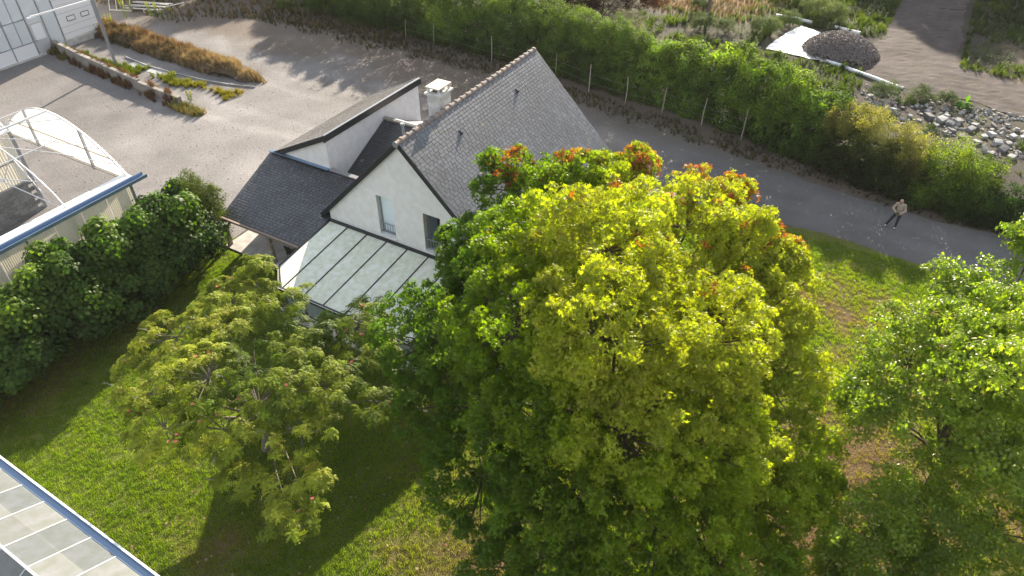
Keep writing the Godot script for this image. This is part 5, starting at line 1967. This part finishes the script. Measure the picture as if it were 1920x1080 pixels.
func herbs() -> void:
	rng.seed = 701
	var turf := cluster("turf", 10)
	var weed := cluster("weed", 11)
	var herb := cluster("herb", 12)
	tag(scatter("lawn_grass", turf, LM.grass, 140000, Rect2(-7.6, -14.2, 40, 32.5), func(p: Vector2):
		if p.x > -5.9 and p.x < 0.2 and p.y < 2.2 or p.x > -.2 and p.x < 9.4 and p.y < 0 or p.x > .2 and p.x < 7.9 and p.y < 4.4 or p.y > 16.1 and p.x < 12.0:
			return null
		if p.x < -5.9 and p.y < 1.2 or p.y < -13.6 + wob.get_noise_2d(p.x * 20.0, 5) * .5 or p.x < 9.6 and p.y < -7.9:
			return null
		var d := dryness(p)
		if rng.randf() < d * .72:
			return null
		var c := ramp([Color(.25, .36, .045), Color(.35, .43, .06), Color(.4, .39, .095), Color(.38, .285, .14)], d * .8 + .12 + wide.get_noise_2d(p.x * 40.0, p.y * 40.0) * .3 + rnd(-.1, .1))
		return [.01, rnd(.7, 1.25), c]), "mown lawn grass, green and partly dried, round the trees", "grass")
	tag(scatter("verge_weeds", weed, LM.dry, 9500, Rect2(-30, -27.5, 62, 10), func(p: Vector2):
		var edge := -22.3 if p.x < 0 else lerpf(-22.2, -18.6, clampf(p.x / 26.0, 0, 1))
		var off := edge - p.y + wob.get_noise_2d(p.x * 15.0, 9) * .8
		if p.x < -2.0:
			off = -22.9 - p.y + wob.get_noise_2d(p.x * 15.0, 9) * 1.2
		if off < -.1 or off > (3.4 if p.x < 0.0 else 1.9):
			return null
		var c := ramp([Color(.04, .065, .02), Color(.075, .085, .03), Color(.11, .09, .045)], rng.randf())
		return [0.0, rnd(.25, .7), c]), "low weeds and dead leaves along the hedge foot", "weeds")
	tag(scatter("bank_grass", weed, LM.dry, 6500, Rect2(-39.5, -17.5, 22, 5), func(p: Vector2):
		var mid := -14.5 + (p.x + 38.0) * .045
		var w := 1.05 * smoothstep(-18.8, -24.0, p.x) + .2
		var off := absf(p.y - mid) / w
		if off > 1.0 or p.x > -18.6:
			return null
		var h := .62 * (1.0 - off * off) * smoothstep(-18.5, -24.0, p.x)
		var c := ramp([Color(.09, .1, .035), Color(.19, .14, .08), Color(.36, .28, .15), Color(.52, .43, .27)], .45 + wide.get_noise_2d(p.x * 18.0, p.y * 18.0) * .6 + (p.x + 30.0) * .02 + rnd(-.25, .25))
		if rng.randf() < .12 and p.x < -27.0:
			c = Color(.2, .085, .06)
		return [h, rnd(.3, 1.05) * (1.0 + wob.get_noise_2d(p.x * 30.0, p.y * 30.0)), c]), "tall dried grass on the bank beside the ramp", "grass")
	var bank := sheet("grass_bank", ragged([[-39, -15.8], [-30, -15.6], [-22, -15.0], [-18.8, -13.9], [-20, -13.0], [-26, -12.7], [-32, -13.1], [-39, -13.2]], .2), .01, .3, func(p: Vector2) -> Color: return Color(.11, .08, .045) * (1.0 + .5 * wide.get_noise_2d(p.x * 20.0, p.y * 20.0)), M.earth, func(p: Vector2) -> float:
		var mid := -14.5 + (p.x + 38.0) * .045
		return maxf(0.0, .6 * (1.0 - pow(absf(p.y - mid) / 1.5, 2.0)) * smoothstep(-18.5, -24.0, p.x)))
	bank.set_meta("kind", "structure")
	tag(scatter("wall_weeds", weed, LM.dry, 8500, Rect2(-38, -11.5, 22, 6.5), func(p: Vector2):
		var mid := -9.95 + (p.x + 37.5) * .112
		var off := p.y - mid
		if off < -.3 or off > .75 or p.x > -18.0:
			return null
		if p.x > -20.5 and Vector2(p.x + 19.6, p.y + 8.1).length() > 1.2:
			return null
		if wob.get_noise_2d(p.x * 22.0, p.y * 22.0) < -.12 and p.x < -20.8:
			return null
		var c := ramp([Color(.09, .05, .03), Color(.17, .09, .055), Color(.26, .18, .08)], rng.randf())
		if p.x > -21.5 or p.x < -34.5 and rng.randf() < .6:
			c = ramp([Color(.12, .15, .035), Color(.3, .26, .09)], rng.randf())
		var h := .6 * smoothstep(.45, .0, absf(off)) if p.x < -21.0 else .0
		return [h, rnd(.5, 1.0), c]), "dry reddish weeds hanging over the ramp wall", "weeds")
	tag(scatter("ramp_grass", weed, LM.grass, 11000, Rect2(-37, -12, 20, 4.5), func(p: Vector2):
		var mid := -10.1 - (p.x + 34.0) * .055
		if absf(p.y - mid) > .5 + wob.get_noise_2d(p.x * 25.0, 4) * .9 or p.x > -18.4 + rnd(-1, 0):
			return null
		if wob.get_noise_2d(p.x * 30.0, p.y * 30.0) < -.22:
			return null
		var c := ramp([Color(.07, .11, .02), Color(.14, .18, .03), Color(.27, .22, .08), Color(.3, .17, .07)], (p.x + 34.0) * .045 + rnd(-.2, .3))
		return [0.0, rnd(.3, .75), c]), "bright grass growing on the ramp floor", "grass")
	tag(scatter("field_weeds", weed, LM.grass, 60000, Rect2(-30, -72, 75, 46), func(p: Vector2):
		var tr := p.x > 17.8 - (p.y + 36.0) * .03 and p.x < 24.6 and p.y < -34.0 or p.y > -41.5 - (p.x - 26.0) * .0 and p.x > 23.5 and p.y < -33.8
		if tr and p.x > 18.7 or p.x > 10.5 and p.x < 19.5 and p.y > -45.0 and p.y < -37.5:
			return null
		if p.x > 18.5 and p.y > -34.5 and p.y < -26.5 and wob.get_noise_2d(p.x * 11.0, p.y * 11.0) < .25:
			return null
		var gold := smoothstep(7.0, 2.5, Vector2((p.x - 3.0) * .8, p.y + 48.0).length())
		if rng.randf() < gold:
			return null
		var n := wide.get_noise_2d(p.x * 7.0, p.y * 7.0)
		if p.x < 9.0 and gold < .3 and n < .04:
			return null
		if p.x > 25.0 and p.x < 31.0 and p.y > -50.0 and p.y < -41.0 and n < .1:
			return null
		var c := ramp([Color(.05, .075, .035), Color(.085, .125, .06), Color(.15, .19, .1)], .45 + n + rnd(-.2, .2))
		return [0.0, rnd(.35, .95) * (1.0 + wob.get_noise_2d(p.x * 25.0, p.y * 25.0)), c]), "green weeds covering the field beyond the hedge", "weeds")
	tag(scatter("golden_grass", weed, LM.dry, 6000, Rect2(-7, -58, 22, 19), func(p: Vector2):
		var gold := smoothstep(7.0, 2.5, Vector2((p.x - 3.0) * .8, p.y + 48.0).length())
		if rng.randf() > gold * .8:
			return null
		return [0.0, rnd(.4, .9), ramp([Color(.2, .15, .1), Color(.42, .34, .23)], rng.randf())]), "dry golden grass round the slender tree trunk", "grass")
	tag(scatter("field_herbs", herb, LM.hedge, 9000, Rect2(-8, -62, 50, 36), func(p: Vector2):
		if p.x > 18.3 and p.x < 24.8 and p.y < -35.5 or p.y > -42.0 and p.x > 22.0 and p.y < -34.5 or p.x > 10.5 and p.x < 19.5 and p.y > -45.0 and p.y < -37.5:
			return null
		if p.x > 18.5 and p.y > -34.5 and wob.get_noise_2d(p.x * 11.0, p.y * 11.0) < .2:
			return null
		var n := wide.get_noise_2d(p.x * 9.0 + 30.0, p.y * 9.0)
		if n < (.12 if p.x < 9.0 else -.05):
			return null
		return [0.0, rnd(.6, 1.5), ramp([Color(.06, .1, .045), Color(.12, .17, .08), Color(.22, .26, .13)], .4 + n * .8 + rnd(-.2, .2))]), "leafy green herbs in patches across the field", "weeds")
	tag(scatter("yard_weeds", weed, LM.dry, 3000, Rect2(-46, -34, 34, 15), func(p: Vector2):
		var n := wide.get_noise_2d(p.x * 8.0, p.y * 8.0)
		var back := -20.6 - clampf((p.x + 36.0) * .25, 0.0, 3.2)
		if p.y > back + n * 2.0 and not (p.x < -33.5 and p.y < -15.5 and rng.randf() < .6):
			return null
		if p.x > -14.0:
			return null
		var c := ramp([Color(.05, .065, .022), Color(.1, .1, .04), Color(.2, .14, .07), Color(.26, .22, .08)], rng.randf() * .8 + n * .4)
		return [0.0, rnd(.4, 1.0), c]), "rough weeds at the back of the yard", "weeds")
	# single tall weeds with yellow-green tops
	var tall := [[-39.0, -17.6, 1.7, "tallest yellow flowering weed, standing alone behind the mast"], [-36.9, -14.7, 1.5, "tall yellow weed at the greenhouse corner"], [-40.1, -19.0, 1.2, "slim yellow weed behind the tallest one"], [-37.6, -19.0, 1.5, "bright weed before the board stack, first of the clump"], [-37.0, -19.1, 1.4, "bright weed before the board stack, second of the clump"], [-36.0, -19.0, 1.0, "pale weed in the loose group beside the board stack"], [-35.4, -19.4, 1.2, "pale weed ending the group beside the board stack"], [-33.1, -13.9, .9, "small bright weed on top of the dry bank"], [-22.6, -14.0, .9, "green weed standing near the tip of the dry bank"], [-24.9, -10.9, .7, "small green weed on the ramp strip"], [-20.9, -8.9, .8, "fresh green weed at the ramp wall end"]]
	for k in tall.size():
		var q: Array = tall[k]
		var t := thing("tall_weed", q[3], "weed", Vector3(q[0], 0, q[1]), rnd(0, 6), "tall weeds round the ramp")
		for s in 4:
			var a := rnd(0, TAU)
			var h: float = q[2] * rnd(.75, 1.05)
			var foot := Vector3(sin(a) * .08, 0, cos(a) * .08)
			var top := foot + Vector3(sin(a) * .14, h, cos(a) * .14)
			var b := tinted(Color(.13, .19, .035))
			for n in 26:
				var y := rnd(.1, .75)
				leaf_oval(b, foot.lerp(top, y), aim(Vector3.UP + rdir() * .5, rnd(0, TAU)), rnd(.1, .2), .02)
			b.tri(foot - Vector3.RIGHT * .012, top, foot + Vector3.RIGHT * .012)
			b.tri(foot - Vector3.BACK * .012, top, foot + Vector3.BACK * .012)
			b.col = Color(.42, .4, .1)
			for n in 40:
				var y := rnd(.72, 1.04)
				leaf_oval(b, foot.lerp(top, y), aim(Vector3.UP + rdir(), rnd(0, TAU)), rnd(.05, .1), .022)
			build("stem", b, LM.grass, t)
	# loose pebbles on gravel and lane, fallen leaves on the lawn
	var peb := block_stone(9)
	rng.seed = 702
	tag(scatter("loose_gravel", peb, M.stone, 5000, Rect2(-45, -23, 80, 34), func(p: Vector2):
		if p.x > -7.9 and p.y > -1.3 or p.x > 3 and p.y > -13.5 or p.x > 8.0 and p.y < -21 or p.x > 20 and p.y < -19 or p.x > -6.0 and p.x < 9.4 and p.y > -11.3:
			return null
		var g := rnd(.19, .3) if rng.randf() < .95 else .42
		return [.008, rnd(.02, .055), Color(g, g * .96, g * .93)]), "loose light stones strewn over the gravel yard and lane", "gravel")
	var lf := MB.new()
	lf.colored = true
	leaf_star(lf, Vector3.UP * .03, Basis(), .07)
	tag(scatter("fallen_leaves", lf.mesh(), LM.dry, 900, Rect2(4, -13, 24, 30), func(p: Vector2):
		if p.x < 9.4 and p.y < 4.6:
			return null
		return [.05, rnd(.7, 1.3), ramp([Color(.35, .24, .12), Color(.5, .42, .3), Color(.3, .07, .05)], rng.randf())]), "fallen dry leaves scattered on the lawn", "leaves")

# ------------------------------------------------------------------ the scene
func _ready() -> void:
	var cam := Camera3D.new()
	cam.name = "camera"
	cam.position = Vector3(21.377, 21.3, 19.966)
	cam.rotation_degrees = Vector3(-39.5, 30, 0)
	cam.fov = 44.06
	cam.far = 900
	add_child(cam)
	cam.current = true
	var sky := ProceduralSkyMaterial.new()
	sky.sky_top_color = lin(.54, .61, .72)
	sky.sky_horizon_color = lin(.95, .95, .97)
	sky.sky_curve = .3
	sky.sky_energy_multiplier = .68
	sky.ground_bottom_color = lin(.1, .1, .09)
	sky.ground_horizon_color = lin(.4, .4, .38)
	sky.sun_angle_max = 50.0
	sky.sun_curve = .12
	var env := Environment.new()
	env.background_mode = Environment.BG_SKY
	env.sky = Sky.new()
	env.sky.sky_material = sky
	env.tonemap_mode = Environment.TONE_MAPPER_LINEAR
	env.tonemap_exposure = 2.9
	env.sdfgi_enabled = true
	env.ssao_enabled = true
	env.ssil_enabled = true
	env.fog_enabled = true
	env.fog_density = .0002
	env.fog_light_color = Color(.97, .96, .95)
	var we := WorldEnvironment.new()
	we.name = "world"
	we.environment = env
	add_child(we)
	var sun := DirectionalLight3D.new()
	sun.name = "sun"
	sun.light_energy = 1.6
	sun.light_color = Color(1.0, .94, .85)
	sun.light_angular_distance = .5
	sun.shadow_enabled = true
	add_child(sun)
	var el := deg_to_rad(22.0)
	var az := deg_to_rad(-14.0)
	var to_sun := Vector3(sin(az) * cos(el), sin(el), -cos(az) * cos(el))
	sun.look_at_from_position(to_sun * 100.0, Vector3.ZERO)

	rng.seed = 1
	wob.seed = 21
	wob.frequency = .02
	wob.fractal_octaves = 3
	wide.seed = 22
	wide.frequency = .02
	wide.fractal_octaves = 4
	make_materials()
	M.stem = plain(lin(.09, .07, .05), .9)
	M.pipe = plain(lin(.66, .67, .69), .4, .2)
	M.alu = plain(lin(.62, .64, .66), .4, .3)
	M.bluezinc = plain(lin(.23, .32, .46), .3, .6)
	M.flash = plain(lin(.2, .3, .45), .35, .5)
	M.screen = plain(lin(.22, .23, .23), .8)
	M.screen.backlight_enabled = true
	M.screen.backlight = Color(.6, .6, .6)
	M.stone = plain(Color.WHITE, .9)
	M.stone.vertex_color_use_as_albedo = true
	M.tile_pale = M.tile.duplicate()
	M.whitewash = []
	for q in [[.5, .51, .52, .84], [.46, .48, .5, .82], [.53, .54, .55, .86]]:
		var m := plain(Color(q[0], q[1], q[2], q[3]), .28, 0.0, .6)
		m.transparency = BaseMaterial3D.TRANSPARENCY_ALPHA
		m.albedo_texture = M.panel.albedo_texture
		m.uv1_triplanar = true
		m.uv1_world_triplanar = true
		m.uv1_scale = Vector3.ONE / 3.1
		M.whitewash.append(m)
	ground()
	house()
	garage()
	carport()
	conservatory()
	rng.seed = 2
	tunnel()
	glasshouse()
	big_greenhouse()
	rng.seed = 3
	yard()
	field()
	hedges()
	trees()
	herbs()
	person()
